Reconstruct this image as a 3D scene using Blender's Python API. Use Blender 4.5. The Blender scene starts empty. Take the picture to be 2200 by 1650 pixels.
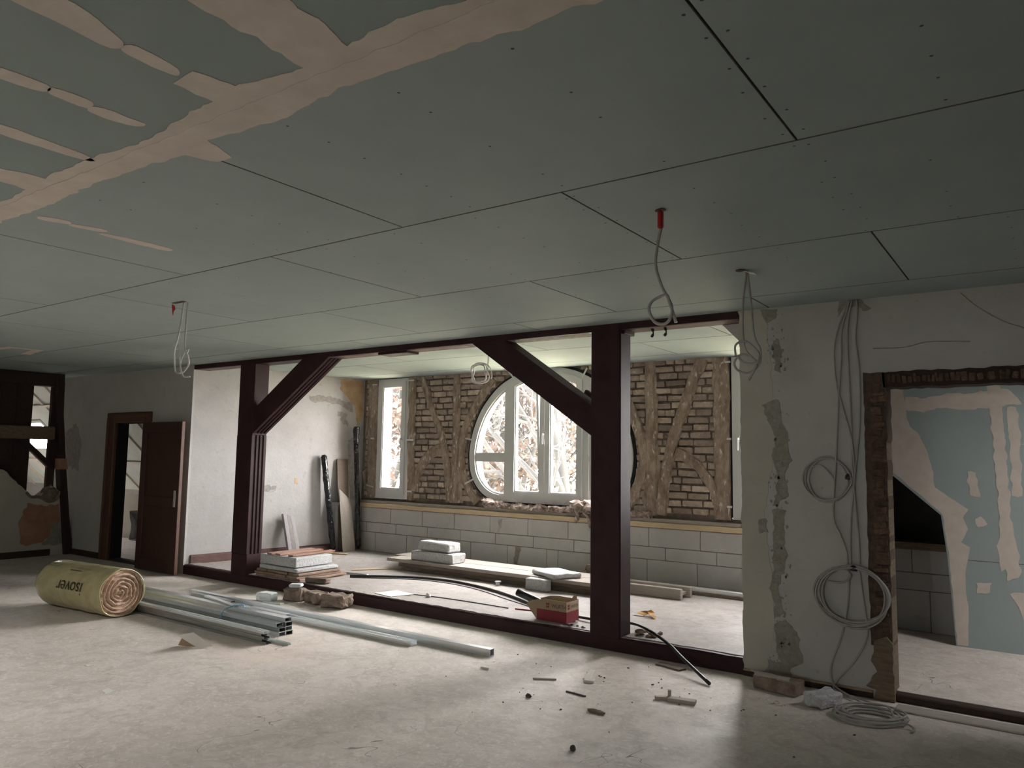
import bpy, bmesh, math, random
from mathutils import Vector, Matrix, noise as mnoise

R = random.Random(7)
scene = bpy.context.scene
COL = scene.collection
PI = math.pi

# ------------------------------------------------------------------ camera, sky, exposure
cam_data = bpy.data.cameras.new('camera')
cam_data.sensor_width = 36.0
cam_data.lens = 1627.25 / 2200 * 36.0
cam_data.clip_end = 400
cam = bpy.data.objects.new('camera', cam_data)
COL.objects.link(cam)
yaw, pitch, roll = math.radians(35.4107), math.radians(5.4521), math.radians(0.8703)
fw = Vector((-math.sin(yaw) * math.cos(pitch), math.cos(yaw) * math.cos(pitch), math.sin(pitch)))
rt = Vector((math.cos(yaw), math.sin(yaw), 0))
up = rt.cross(fw)
rt, up = rt * math.cos(roll) + up * math.sin(roll), up * math.cos(roll) - rt * math.sin(roll)
M = Matrix((rt, up, -fw)).transposed().to_4x4()
M.translation = (0, 0, 1.5)
cam.matrix_world = M
scene.camera = cam

SKY = 76.0
world = bpy.data.worlds.new('overcast_sky')
scene.world = world
world.use_nodes = True
bg = world.node_tree.nodes['Background']
bg.inputs['Color'].default_value = (1.0, 0.985, 0.975, 1)
bg.inputs['Strength'].default_value = SKY

vs = scene.view_settings
vs.view_transform = 'Standard'
vs.look = 'None'
vs.exposure = 0.0
vs.gamma = 1.0
vs.use_curve_mapping = False
scene.cycles.max_bounces = 14
scene.cycles.diffuse_bounces = 8
scene.cycles.transparent_max_bounces = 16
scene.cycles.use_denoising = True
scene.cycles.sample_clamp_indirect = 20


def portal(name, loc, rot, sx, sy):
    """daylight portal in a window opening: emits nothing, only guides the sky's light through it"""
    l = bpy.data.lights.new(name, 'AREA')
    l.shape = 'RECTANGLE'
    l.size, l.size_y = sx, sy
    l.cycles.is_portal = True
    o = bpy.data.objects.new(name, l)
    o.location = loc
    o.rotation_euler = rot
    COL.objects.link(o)


portal('daylight_portal_round_window', (-5.15, 8.16, 1.76), (-PI / 2, 0, 0), 2.35, 1.75)
portal('daylight_portal_narrow_window', (-7.8, 8.16, 1.75), (-PI / 2, 0, 0), 0.55, 1.65)
portal('daylight_portal_far_window', (-2.47, 8.16, 1.75), (-PI / 2, 0, 0), 0.5, 1.65)

# ------------------------------------------------------------------ materials
MATS = {}


def nodes_of(m):
    m.use_nodes = True
    return m.node_tree.nodes, m.node_tree.links


def mat(name, c1, c2=None, scale=6.0, rough=0.85, bump=0.0, bscale=60.0, metal=0.0, rnd=0.0, lo=0.35, hi=0.65, spots=None, obj=False, stretch=None, spec=None):
    """procedural: two colours mixed by noise, optional per-object variation, optional third colour in patches, bump"""
    m = bpy.data.materials.new(name)
    N, L = nodes_of(m)
    b = N['Principled BSDF']
    b.inputs['Roughness'].default_value = rough
    b.inputs['Metallic'].default_value = metal
    if obj:
        tc = N.new('ShaderNodeTexCoord')
        pos = tc.outputs['Object']
    else:
        g = N.new('ShaderNodeNewGeometry')
        pos = g.outputs['Position']
    if stretch:
        mp = N.new('ShaderNodeMapping')
        mp.inputs['Scale'].default_value = stretch
        L.new(pos, mp.inputs['Vector'])
        pos = mp.outputs['Vector']
    n1 = N.new('ShaderNodeTexNoise')
    n1.inputs['Scale'].default_value = scale
    n1.inputs['Detail'].default_value = 7
    n1.inputs['Roughness'].default_value = 0.62
    L.new(pos, n1.inputs['Vector'])
    ramp = N.new('ShaderNodeValToRGB')
    ramp.color_ramp.elements[0].position = lo
    ramp.color_ramp.elements[1].position = hi
    ramp.color_ramp.elements[0].color = (*c1, 1)
    ramp.color_ramp.elements[1].color = (*(c2 or c1), 1)
    L.new(n1.outputs['Fac'], ramp.inputs['Fac'])
    out = ramp.outputs['Color']
    if spots:
        sc, sscale, t0, t1 = spots
        n2 = N.new('ShaderNodeTexNoise')
        n2.inputs['Scale'].default_value = sscale
        n2.inputs['Detail'].default_value = 5
        L.new(pos, n2.inputs['Vector'])
        r2 = N.new('ShaderNodeMapRange')
        r2.inputs['From Min'].default_value = t0
        r2.inputs['From Max'].default_value = t1
        L.new(n2.outputs['Fac'], r2.inputs['Value'])
        mx = N.new('ShaderNodeMix')
        mx.data_type = 'RGBA'
        L.new(r2.outputs['Result'], mx.inputs['Factor'])
        L.new(out, mx.inputs['A'])
        mx.inputs['B'].default_value = (*sc, 1)
        out = mx.outputs['Result']
    if rnd:
        oi = N.new('ShaderNodeObjectInfo')
        hs = N.new('ShaderNodeHueSaturation')
        mr = N.new('ShaderNodeMapRange')
        mr.inputs['To Min'].default_value = 1 - rnd
        mr.inputs['To Max'].default_value = 1 + rnd
        L.new(oi.outputs['Random'], mr.inputs['Value'])
        L.new(mr.outputs['Result'], hs.inputs['Value'])
        L.new(out, hs.inputs['Color'])
        out = hs.outputs['Color']
    L.new(out, b.inputs['Base Color'])
    if bump:
        n3 = N.new('ShaderNodeTexNoise')
        n3.inputs['Scale'].default_value = bscale
        n3.inputs['Detail'].default_value = 5
        L.new(pos, n3.inputs['Vector'])
        bp = N.new('ShaderNodeBump')
        bp.inputs['Strength'].default_value = bump
        bp.inputs['Distance'].default_value = 0.01
        L.new(n3.outputs['Fac'], bp.inputs['Height'])
        L.new(bp.outputs['Normal'], b.inputs['Normal'])
    if spec is not None:
        b.inputs['Specular IOR Level'].default_value = spec
    MATS[name] = m
    return m


def floor_material(name, k=1.0, warm=1.0):
    m = bpy.data.materials.new(name)
    N, L = nodes_of(m)
    b = N['Principled BSDF']
    g = N.new('ShaderNodeNewGeometry')
    pos = g.outputs['Position']

    def tex(scale, detail=8, rough=.6, dist=0.0, vec=None):
        n = N.new('ShaderNodeTexNoise')
        n.inputs['Scale'].default_value = scale
        n.inputs['Detail'].default_value = detail
        n.inputs['Roughness'].default_value = rough
        n.inputs['Distortion'].default_value = dist
        L.new(vec or pos, n.inputs['Vector'])
        return n

    def mapr(v, a, c, d=0.0, e=1.0):
        r = N.new('ShaderNodeMapRange')
        for k, x in (('From Min', a), ('From Max', c), ('To Min', d), ('To Max', e)):
            r.inputs[k].default_value = x
        L.new(v, r.inputs['Value'])
        return r.outputs['Result']

    def mix(f, a, bcol):
        x = N.new('ShaderNodeMix')
        x.data_type = 'RGBA'
        L.new(f, x.inputs['Factor'])
        for s, v in (('A', a), ('B', bcol)):
            if isinstance(v, tuple):
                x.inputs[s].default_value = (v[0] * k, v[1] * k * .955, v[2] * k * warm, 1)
            else:
                L.new(v, x.inputs[s])
        return x.outputs['Result']

    base = mix(mapr(tex(0.9).outputs['Fac'], .35, .65), (.40, .375, .33), (.50, .475, .43))
    base = mix(mapr(tex(5, dist=1.6).outputs['Fac'], .45, .72, 0, .75), base, (.31, .29, .25))
    base = mix(mapr(tex(1.7, dist=2.5).outputs['Fac'], .52, .66, 0, .55), base, (.34, .32, .285))
    base = mix(mapr(tex(22, dist=1.4).outputs['Fac'], .50, .72, 0, .7), base, (.57, .55, .51))
    base = mix(mapr(tex(48, dist=.6).outputs['Fac'], .54, .74, 0, .5), base, (.28, .26, .225))
    base = mix(mapr(tex(.45, detail=4).outputs['Fac'], .56, .72, 0, .5), base, (.44, .35, .28))
    # hairline cracks: thin bands around a noise level, kept only in some places
    cr = tex(1.5, detail=3, rough=.5, dist=.5)
    w = N.new('ShaderNodeMath'); w.operation = 'SUBTRACT'; w.inputs[1].default_value = .5
    L.new(cr.outputs['Fac'], w.inputs[0])
    a = N.new('ShaderNodeMath'); a.operation = 'ABSOLUTE'
    L.new(w.outputs[0], a.inputs[0])
    line = mapr(a.outputs[0], .0006, .0022, 1, 0)
    keep = mapr(tex(2.3, detail=2).outputs['Fac'], .54, .60, 0, .85)
    kk = N.new('ShaderNodeMath'); kk.operation = 'MULTIPLY'
    L.new(line, kk.inputs[0]); L.new(keep, kk.inputs[1])
    base = mix(kk.outputs[0], base, (.12, .105, .09))
    speck = mapr(tex(60, detail=2).outputs['Fac'], .72, .76, 0, .6)
    base = mix(speck, base, (.16, .14, .12))
    L.new(base, b.inputs['Base Color'])
    L.new(mapr(tex(3).outputs['Fac'], .3, .7, .55, .8), b.inputs['Roughness'])
    b.inputs['Specular IOR Level'].default_value = .3
    bp = N.new('ShaderNodeBump')
    bp.inputs['Strength'].default_value = .35
    bp.inputs['Distance'].default_value = .006
    L.new(tex(14, dist=1.2).outputs['Fac'], bp.inputs['Height'])
    L.new(bp.outputs['Normal'], b.inputs['Normal'])
    return m


def glass_material():
    m = bpy.data.materials.new('window_glass')
    N, L = nodes_of(m)
    N.remove(N['Principled BSDF'])
    t = N.new('ShaderNodeBsdfTransparent')
    t.inputs['Color'].default_value = (.97, .97, .97, 1)
    gl = N.new('ShaderNodeBsdfGlossy')
    gl.inputs['Roughness'].default_value = .02
    mx = N.new('ShaderNodeMixShader')
    mx.inputs[0].default_value = .05
    L.new(t.outputs[0], mx.inputs[1])
    L.new(gl.outputs[0], mx.inputs[2])
    L.new(mx.outputs[0], N['Material Output'].inputs['Surface'])
    return m


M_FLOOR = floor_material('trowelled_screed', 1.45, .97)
M_FLOORDIM = floor_material('dimmed_alcove_screed', .80)  # same screed coloured darker to offset the strong window light
M_GLASS = glass_material()
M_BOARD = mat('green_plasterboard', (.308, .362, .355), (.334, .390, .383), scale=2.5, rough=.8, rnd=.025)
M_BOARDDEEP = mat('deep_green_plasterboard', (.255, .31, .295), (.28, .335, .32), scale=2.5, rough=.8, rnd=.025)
M_MUD = mat('joint_compound', (.56, .49, .43), (.63, .56, .50), scale=9, rough=.85, bump=.15, bscale=25)
M_BATTEN = mat('red_brown_batten', (.06, .025, .02), (.10, .04, .03), scale=14, rough=.8)
M_EDGE = mat('joint_shade_edge', (.10, .09, .075), (.16, .145, .12), scale=12, rough=.9)  # board edges coloured dark for the shade in the joint gaps
M_REVEAL = mat('raw_brown_reveal', (.07, .045, .032), (.12, .082, .06), scale=22, rough=.95, bump=.6)
M_LATH = mat('reed_and_lath', (.075, .042, .028), (.15, .095, .065), scale=30, rough=.95, rnd=.35, bump=.6)
M_SCREW = mat('screw_head', (.03, .03, .03), rough=.5)
M_PLASTER = mat('white_plaster', (.43, .412, .405), (.49, .472, .465), scale=3, rough=.9, bump=.2, bscale=30, spots=((.36, .33, .30), 11, .62, .80))
M_PLASTER_R = mat('grey_white_plaster', (.44, .43, .405), (.50, .49, .465), scale=2.5, rough=.9, bump=.2, bscale=30, spots=((.36, .34, .30), 14, .66, .80))
M_CREAM = mat('cream_plaster', (.44, .415, .355), (.49, .465, .40), scale=3, rough=.9, bump=.15)
M_RAWPATCH = mat('raw_render_patch', (.25, .232, .19), (.34, .32, .27), scale=30, rough=.95, bump=.5, bscale=80)
M_OCHRE = mat('ochre_stain_plaster', (.42, .27, .14), (.55, .40, .25), scale=6, rough=.9)
M_SCRATCH = mat('scuffed_plaster', (.27, .245, .225), (.38, .345, .32), scale=22, rough=.95)
M_ORANGE = mat('orange_glow_tint', (.33, .165, .095), (.42, .24, .155), scale=7, rough=.9)  # orange glow on side wall and post, put into the colour
M_PAINT = mat('oxblood_gloss_paint', (.030, .013, .014), (.045, .020, .021), scale=5, rough=.55, bump=.06, bscale=18, spots=((.075, .05, .05), 26, .70, .80), spec=.2)
M_PAINT_BACK = mat('oxblood_worn_paint', (.10, .05, .045), (.16, .085, .075), scale=9, rough=.5, bump=.15)
M_DOOR = mat('dark_brown_door', (.040, .016, .011), (.062, .025, .017), scale=12, rough=.5, stretch=(6, 6, .8), bump=.08)
M_DOORFRAME = mat('brown_door_frame', (.085, .035, .02), (.12, .05, .03), scale=12, rough=.55, stretch=(6, 6, .8))
M_DARKWOOD = mat('dark_old_wood', (.028, .014, .010), (.05, .027, .02), scale=14, rough=.8, stretch=(1, 4, 4), bump=.4)
M_BEAM = mat('weathered_beam', (.14, .10, .065), (.22, .165, .11), scale=12, rough=.85, stretch=(1, 1, 6), bump=.4)
M_BRICK = mat('old_brick', (.27, .205, .155), (.42, .345, .28), scale=9, rough=.95, rnd=.32, bump=.5, bscale=40, spots=((.50, .44, .38), 17, .60, .72))
M_MORTAR = mat('lime_mortar', (.14, .11, .085), (.22, .18, .145), scale=16, rough=.97, bump=.7, bscale=45)
M_TIMBER = mat('rough_lime_smeared_timber', (.20, .145, .10), (.36, .29, .225), scale=10, rough=.95, bump=.7, bscale=35, spots=((.55, .50, .45), 15, .60, .70), stretch=(1.6, 1.6, .7))
M_BLOCK = mat('aerated_concrete', (.44, .43, .41), (.49, .48, .46), scale=5, rough=.93, rnd=.05, bump=.25, bscale=90, spots=((.37, .34, .31), 7, .62, .80))
M_WETSTAIN = mat('damp_streak', (.22, .19, .16), (.30, .265, .23), scale=20, rough=.7)
M_BLOCKWHITE = mat('white_porous_block', (.42, .42, .42), (.58, .58, .58), scale=40, rough=.95, bump=.8, bscale=70, spots=((.30, .29, .28), 55, .62, .70))
M_PINE = mat('pale_pine', (.50, .38, .24), (.60, .47, .31), scale=8, rough=.7, stretch=(1, 8, 8))
M_PINEFACE = mat('pale_pine_face', (.46, .36, .24), (.55, .44, .30), scale=8, rough=.75, stretch=(1, 8, 8))
M_PLANK = mat('grey_brown_plank', (.12, .092, .07), (.21, .165, .13), scale=9, rough=.85, stretch=(1, 10, 10), bump=.25, rnd=.12)
M_PLANKTOP = mat('pale_dusty_plank', (.33, .29, .25), (.42, .375, .33), scale=9, rough=.85, stretch=(1, 10, 10), bump=.2)
M_BOARDBROWN = mat('brown_stained_board', (.22, .14, .10), (.31, .215, .16), scale=9, rough=.6, rnd=.1)
M_SLAT = mat('red_brown_slat', (.30, .155, .115), (.40, .23, .17), scale=9, rough=.35)
M_OFFCUT = mat('dusty_offcut', (.40, .355, .295), (.48, .43, .365), scale=20, rough=.9)
M_WHITESTRIP = mat('white_strip_plastic', (.74, .74, .72), (.80, .80, .78), scale=4, rough=.4)
M_STRIPE1 = mat('grey_violet_laminate', (.30, .275, .28), (.36, .33, .335), scale=8, rough=.7, stretch=(6, 6, .6))
M_STRIPE2 = mat('grey_brown_laminate', (.22, .195, .19), (.28, .25, .24), scale=8, rough=.7, stretch=(6, 6, .6))
M_PVC = mat('white_window_plastic', (.52, .525, .515), (.56, .565, .555), scale=3, rough=.3)
M_SEAL = mat('black_foam_seal', (.006, .006, .007), rough=.8)
M_BLACK = mat('black_plastic', (.010, .010, .011), (.02, .02, .021), scale=20, rough=.35, bump=.2, bscale=25)
M_BLACKFOIL = mat('black_plastic_wrap', (.010, .010, .012), (.02, .02, .022), scale=20, rough=.25, bump=.9, bscale=16)
M_STEEL = mat('galvanised_steel', (.72, .755, .77), (.82, .85, .86), scale=9, rough=.30, metal=.75, stretch=(.5, 6, 6))
M_STEELDARK = mat('dull_galvanised_steel', (.36, .38, .375), (.50, .52, .51), scale=9, rough=.34, metal=.9, stretch=(.5, 6, 6))
M_ALU = mat('metal_strap', (.62, .62, .62), rough=.35, metal=.7)
M_CABLE = mat('grey_cable_sheath', (.33, .315, .29), (.39, .375, .35), scale=20, rough=.5)
M_CABLEW = mat('pale_cable_sheath', (.52, .51, .49), rough=.5)
M_RED = mat('red_tape', (.42, .012, .012), rough=.5)
M_BLUE = mat('blue_strap', (.10, .26, .42), (.25, .42, .55), scale=40, rough=.3)
M_FOIL = mat('olive_wrapping_film', (.40, .35, .18), (.50, .44, .25), scale=6, rough=.14, bump=.8, bscale=13)
M_INK = mat('dark_olive_print', (.035, .032, .012), rough=.3)
M_WOOL = mat('pink_beige_mineral_wool', (.52, .36, .25), (.70, .54, .42), scale=30, rough=1, bump=1, bscale=120)
M_WOOLROUGH = mat('grey_pink_insulation_wool', (.17, .115, .09), (.48, .40, .355), scale=18, rough=1, bump=1, bscale=80)
M_CARD = mat('brown_cardboard', (.32, .23, .145), (.37, .27, .175), scale=8, rough=.85)
M_CARDIN = mat('cardboard_inside', (.30, .20, .125), (.35, .24, .15), scale=8, rough=.9)
M_CARDRED = mat('red_print', (.20, .014, .022), (.23, .018, .028), scale=8, rough=.7)
M_CARDBLACK = mat('black_print', (.04, .03, .03), rough=.8)
M_PAPER = mat('white_card', (.68, .64, .58), (.74, .70, .64), scale=5, rough=.9)
M_FOAM = mat('pale_grey_foam', (.55, .58, .58), (.65, .68, .68), scale=8, rough=.9)
M_RUBBLE = mat('brown_rubble', (.145, .105, .08), (.255, .195, .15), scale=16, rough=.95, rnd=.2, bump=.6)
M_CRUMB = mat('dark_crumb', (.05, .04, .035), (.11, .09, .075), scale=40, rough=.9)
M_LEAFDRY = mat('orange_dry_leaf', (.42, .20, .035), (.50, .28, .06), scale=20, rough=.7)
M_ROOFBOARD = mat('pale_roof_lining', (.52, .56, .53), (.62, .65, .62), scale=2, rough=.7)
M_RAFTER = mat('pale_batten', (.60, .55, .48), (.68, .63, .56), scale=9, rough=.8)
M_TARP = mat('dark_roof_felt', (.012, .012, .012), (.025, .024, .022), scale=5, rough=.7)
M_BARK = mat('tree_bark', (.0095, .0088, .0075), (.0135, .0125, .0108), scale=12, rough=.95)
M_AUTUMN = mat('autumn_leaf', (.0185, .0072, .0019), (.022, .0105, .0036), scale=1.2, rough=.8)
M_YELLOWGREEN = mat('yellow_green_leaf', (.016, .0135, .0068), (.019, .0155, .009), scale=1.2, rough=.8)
M_GROUND = mat('outside_ground', (.20, .19, .12), (.30, .27, .18), scale=.3, rough=1)
M_OUTWALL = mat('outer_masonry', (.35, .22, .16), (.42, .28, .2), scale=4, rough=.9)

# ------------------------------------------------------------------ helpers
WLOC = {}


def link(o, parent=None):
    COL.objects.link(o)
    WLOC[o.name] = o.location.copy()
    if parent is not None:
        o.parent = parent
        o.matrix_parent_inverse = Matrix.Translation(-WLOC[parent.name])
    return o


def tag(o, label=None, cat=None, group=None, kind=None):
    for k, v in (('label', label), ('category', cat), ('group', group), ('kind', kind)):
        if v:
            o[k] = v
    return o


def empty(name, loc, label=None, cat=None, group=None, kind=None):
    o = bpy.data.objects.new(name, None)
    o.location = loc
    o.empty_display_size = .05
    link(o)
    return tag(o, label, cat, group, kind)


def finish(name, bm, m, parent=None, smooth=False, normals=True):
    if normals:
        bmesh.ops.recalc_face_normals(bm, faces=bm.faces[:])
    me = bpy.data.meshes.new(name)
    xs = [v.co.x for v in bm.verts]; ys = [v.co.y for v in bm.verts]; zs = [v.co.z for v in bm.verts]
    c = Vector(((min(xs) + max(xs)) / 2, (min(ys) + max(ys)) / 2, min(zs)))
    for v in bm.verts:
        v.co -= c
    if smooth:
        for f in bm.faces:
            f.smooth = True
    bm.to_mesh(me)
    bm.free()
    for x in (m if isinstance(m, (list, tuple)) else [m]):
        me.materials.append(x)
    o = bpy.data.objects.new(name, me)
    o.location = c
    return link(o, parent)


def add_box(bm, lo, hi, rot=None, bevel=0.0):
    """axis-aligned box lo..hi, optionally turned by a matrix about its centre, optionally bevelled"""
    c = (Vector(lo) + Vector(hi)) / 2
    s = Vector(hi) - Vector(lo)
    r = bmesh.ops.create_cube(bm, size=1)
    vs = r['verts']
    if bevel:
        for v in vs:
            v.co = Vector((v.co.x * s.x, v.co.y * s.y, v.co.z * s.z))
        es = list({e for v in vs for e in v.link_edges})
        q = bmesh.ops.bevel(bm, geom=es, offset=bevel, segments=1, affect='EDGES')
        vs = list({v for f in q['faces'] for v in f.verts} | {v for v in vs if v.is_valid})
    else:
        for v in vs:
            v.co = Vector((v.co.x * s.x, v.co.y * s.y, v.co.z * s.z))
    for v in vs:
        v.co = (rot @ v.co if rot else v.co) + c
    return vs


def box(name, lo, hi, m, parent=None, bevel=0.0, rot=None):
    bm = bmesh.new()
    add_box(bm, lo, hi, rot, bevel)
    return finish(name, bm, m, parent)


def rotz(d):
    return Matrix.Rotation(math.radians(d), 3, 'Z')


def cbox(name, c, s, m, parent=None, bevel=0.0, rz=0.0, rot=None):
    """box by base centre and size, turned about z"""
    lo = (c[0] - s[0] / 2, c[1] - s[1] / 2, c[2])
    hi = (c[0] + s[0] / 2, c[1] + s[1] / 2, c[2] + s[2])
    return box(name, lo, hi, m, parent, bevel, rot if rot is not None else rotz(rz))


def to3(axis, p, a):
    return Vector((p[0], a, p[1])) if axis == 'y' else Vector((a, p[0], p[1])) if axis == 'x' else Vector((p[0], p[1], a))


def add_prism(bm, pts, axis, a0, a1, holes=()):
    loops = []
    for a in (a0, a1):
        edges = []
        ring = []
        for poly in (pts, *holes):
            vsx = [bm.verts.new(to3(axis, p, a)) for p in poly]
            for i in range(len(vsx)):
                edges.append(bm.edges.new((vsx[i], vsx[(i + 1) % len(vsx)])))
            ring.append(vsx)
        if holes:
            bmesh.ops.triangle_fill(bm, edges=edges, use_beauty=True, use_dissolve=False)
        else:
            bm.faces.new(ring[0])
        loops.append(ring)
    for ra, rb in zip(*loops):
        for i in range(len(ra)):
            j = (i + 1) % len(ra)
            bm.faces.new((ra[i], ra[j], rb[j], rb[i]))


def prism(name, pts, axis, a0, a1, m, parent=None, holes=(), smooth=False):
    bm = bmesh.new()
    add_prism(bm, pts, axis, a0, a1, holes)
    return finish(name, bm, m, parent, smooth)


def rect(x0, z0, x1, z1):
    return [(x0, z0), (x1, z0), (x1, z1), (x0, z1)]


def ragged(pts, step=.03, amp=.01, seed=0, fine=.8):
    out = []
    for i in range(len(pts)):
        a, b = Vector(pts[i]).to_2d(), Vector(pts[(i + 1) % len(pts)]).to_2d()
        n = max(1, int((b - a).length / step))
        for k in range(n):
            p = a.lerp(b, k / n)
            q = Vector((p.x * 17 + seed, p.y * 17, seed * 1.7))
            d = Vector((mnoise.noise(q), mnoise.noise(q + Vector((31, 7, 3)))))
            q2 = q * 4.3
            d2 = Vector((mnoise.noise(q2), mnoise.noise(q2 + Vector((11, 5, 9)))))
            p = p + d * amp * 1.6 + d2 * amp * fine
            out.append((p.x, p.y))
    return out


def catmull(pts, n=6, closed=False):
    P = [Vector(p) for p in pts]
    if len(P) < 3:
        return P
    out = []
    cnt = len(P) if closed else len(P) - 1
    for i in range(cnt):
        p0 = P[i - 1] if (closed or i > 0) else P[0] * 2 - P[1]
        p1, p2 = P[i], P[(i + 1) % len(P)]
        p3 = P[(i + 2) % len(P)] if (closed or i + 2 < len(P)) else P[-1] * 2 - P[-2]
        for k in range(n):
            t = k / n
            out.append(.5 * ((2 * p1) + (p2 - p0) * t + (2 * p0 - 5 * p1 + 4 * p2 - p3) * t * t + (3 * p1 - p0 - 3 * p2 + p3) * t ** 3))
    if not closed:
        out.append(P[-1])
    return out


def add_tube(bm, pts, r, seg=7, closed=False):
    """r: number or list per point"""
    n = len(pts)
    rs = r if isinstance(r, (list, tuple)) else [r] * n
    rings = []
    nrm = None
    for i in range(n):
        a = pts[i - 1] if (i > 0 or closed) else pts[i]
        b = pts[(i + 1) % n] if (i < n - 1 or closed) else pts[i]
        t = (b - a)
        t = t.normalized() if t.length > 1e-9 else Vector((0, 0, 1))
        if nrm is None:
            nrm = t.orthogonal().normalized()
        nrm = (nrm - t * nrm.dot(t))
        nrm = nrm.normalized() if nrm.length > 1e-6 else t.orthogonal().normalized()
        bt = t.cross(nrm)
        rings.append([bm.verts.new(pts[i] + (nrm * math.cos(2 * PI * k / seg) + bt * math.sin(2 * PI * k / seg)) * rs[i]) for k in range(seg)])
    m = n if closed else n - 1
    for i in range(m):
        A, B = rings[i], rings[(i + 1) % n]
        for k in range(seg):
            bm.faces.new((A[k], A[(k + 1) % seg], B[(k + 1) % seg], B[k]))
    if not closed:
        bm.faces.new(rings[0][::-1])
        bm.faces.new(rings[-1])


def tube(name, pts, r, m, parent=None, seg=7, sm=6, closed=False):
    bm = bmesh.new()
    P = catmull(pts, sm, closed) if sm else [Vector(p) for p in pts]
    add_tube(bm, P, r, seg, closed)
    return finish(name, bm, m, parent, smooth=True)


def rough_timber(name, path, width, y0, y1, m, parent, n=7, jit=.012, seed=0):
    """hewn timber on the gable: follows a path (x, z) on the wall, rounded edges, uneven"""
    P = catmull([(p[0], 0, p[1]) for p in path], n)
    bm = bmesh.new()
    rings = []
    prof = [(-.5, 1), (-.5, .25), (-.34, 0.04), (0, 0), (.34, 0.04), (.5, .25), (.5, 1)]
    for i, p in enumerate(P):
        a = P[max(0, i - 1)]; b = P[min(len(P) - 1, i + 1)]
        t = (b - a).normalized()
        s = Vector((t.z, 0, -t.x))
        w = width if not isinstance(width, (list, tuple)) else width[0] + (width[1] - width[0]) * i / (len(P) - 1)
        ring = []
        for k, (u, d) in enumerate(prof):
            q = p + s * (u * w)
            nz = mnoise.noise(Vector((q.x * 9 + seed, k * 1.3, q.z * 9)))
            q = q + s * nz * jit * 1.5
            q.y = y0 + (y1 - y0) * d + (nz * jit if d < 1 else 0)
            ring.append(bm.verts.new(q))
        rings.append(ring)
    for A, B in zip(rings, rings[1:]):
        for k in range(len(prof) - 1):
            bm.faces.new((A[k], A[k + 1], B[k + 1], B[k]))
    bm.faces.new(rings[0]); bm.faces.new(rings[-1])
    return finish(name, bm, m, parent, smooth=False)


def lump(name, c, s, m, parent=None, sub=2, amp=.25, freq=3.0, seed=0, rz=0, flat=.6):
    """irregular stone / chunk resting on its base height c.z"""
    bm = bmesh.new()
    bmesh.ops.create_icosphere(bm, subdivisions=sub, radius=.5)
    for v in bm.verts:
        d = v.co.normalized()
        k = 1 + amp * mnoise.noise(d * freq + Vector((seed * 3.1, seed, 0)))
        v.co = d * .5 * k
        v.co.z = max(v.co.z, -.5 * flat)
    zmin = min(v.co.z for v in bm.verts)
    rm = rotz(rz)
    for v in bm.verts:
        v.co = rm @ Vector((v.co.x * s[0], v.co.y * s[1], (v.co.z - zmin) * s[2])) + Vector(c)
    return finish(name, bm, m, parent)


def chunk(name, c, s, m, parent=None, rz=0, amp=.012, seed=0, bevel=.008, tilt=None):
    """broken brick / block: box with uneven faces, resting on c.z"""
    bm = bmesh.new()
    add_box(bm, (-s[0] / 2, -s[1] / 2, 0), (s[0] / 2, s[1] / 2, s[2]), None, bevel)
    bmesh.ops.subdivide_edges(bm, edges=[e for e in bm.edges if e.calc_length() > .03], cuts=3, use_grid_fill=True)
    rm = rotz(rz)
    if tilt:
        rm = rm @ Matrix.Rotation(math.radians(tilt[1]), 3, tilt[0])
    for v in bm.verts:
        q = v.co * 22 + Vector((seed * 5.3, seed, 0))
        d = Vector((mnoise.noise(q), mnoise.noise(q + Vector((9, 2, 4))), mnoise.noise(q + Vector((3, 17, 8)))))
        v.co = v.co + d * amp
    zmin = min((rm @ v.co).z for v in bm.verts)
    for v in bm.verts:
        v.co = rm @ v.co + Vector(c) - Vector((0, 0, zmin))
    return finish(name, bm, m, parent)


def text_mesh(body, size):
    cu = bpy.data.curves.new('lettering', 'FONT')
    cu.body = body
    cu.size = size
    cu.align_x = 'CENTER'
    cu.align_y = 'CENTER'
    o = bpy.data.objects.new('lettering', cu)
    COL.objects.link(o)
    dg = bpy.context.evaluated_depsgraph_get()
    me = bpy.data.meshes.new_from_object(o.evaluated_get(dg))
    bpy.data.objects.remove(o)
    return me


def placed_text(name, body, size, m, fn, parent):
    """lettering mapped by fn(u, v) -> Vector onto a surface"""
    me = text_mesh(body, size)
    bm = bmesh.new()
    bm.from_mesh(me)
    for v in bm.verts:
        v.co = fn(v.co.x, v.co.y)
    return finish(name, bm, m, parent, normals=False)


# ------------------------------------------------------------------ plan constants (metres)
YF = 5.42            # face of the timber frame and of the walls in line with it
CEIL = 2.585
AF = 0.11            # alcove floor
YB = 7.90            # face of the block knee wall in the alcove
YG = 8.00            # face of the old brick gable


def awl(y):          # alcove wall on the west side, slightly out of square
    return -8.78 + (y - 5.45) * .136


# ------------------------------------------------------------------ floors
tag(box('floor', (-19, -4, -.3), (5.2, 7.7, 0), M_FLOOR), 'trowelled grey screed floor of the large room', kind='structure')
tag(prism('floor_alcove', [(-8.86, YF + .14), (-1.70, YF + .14), (-1.70, 8.05), (-8.5, 8.05)], 'z', .001, AF, M_FLOORDIM), 'raised screed floor of the alcove', kind='structure')
tag(box('floor_side_room', (-1.70, YF + .09, .001), (5.2, 7.6, .05), M_FLOOR), 'screed floor of the side room beyond the stripped doorway', kind='structure')

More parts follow.
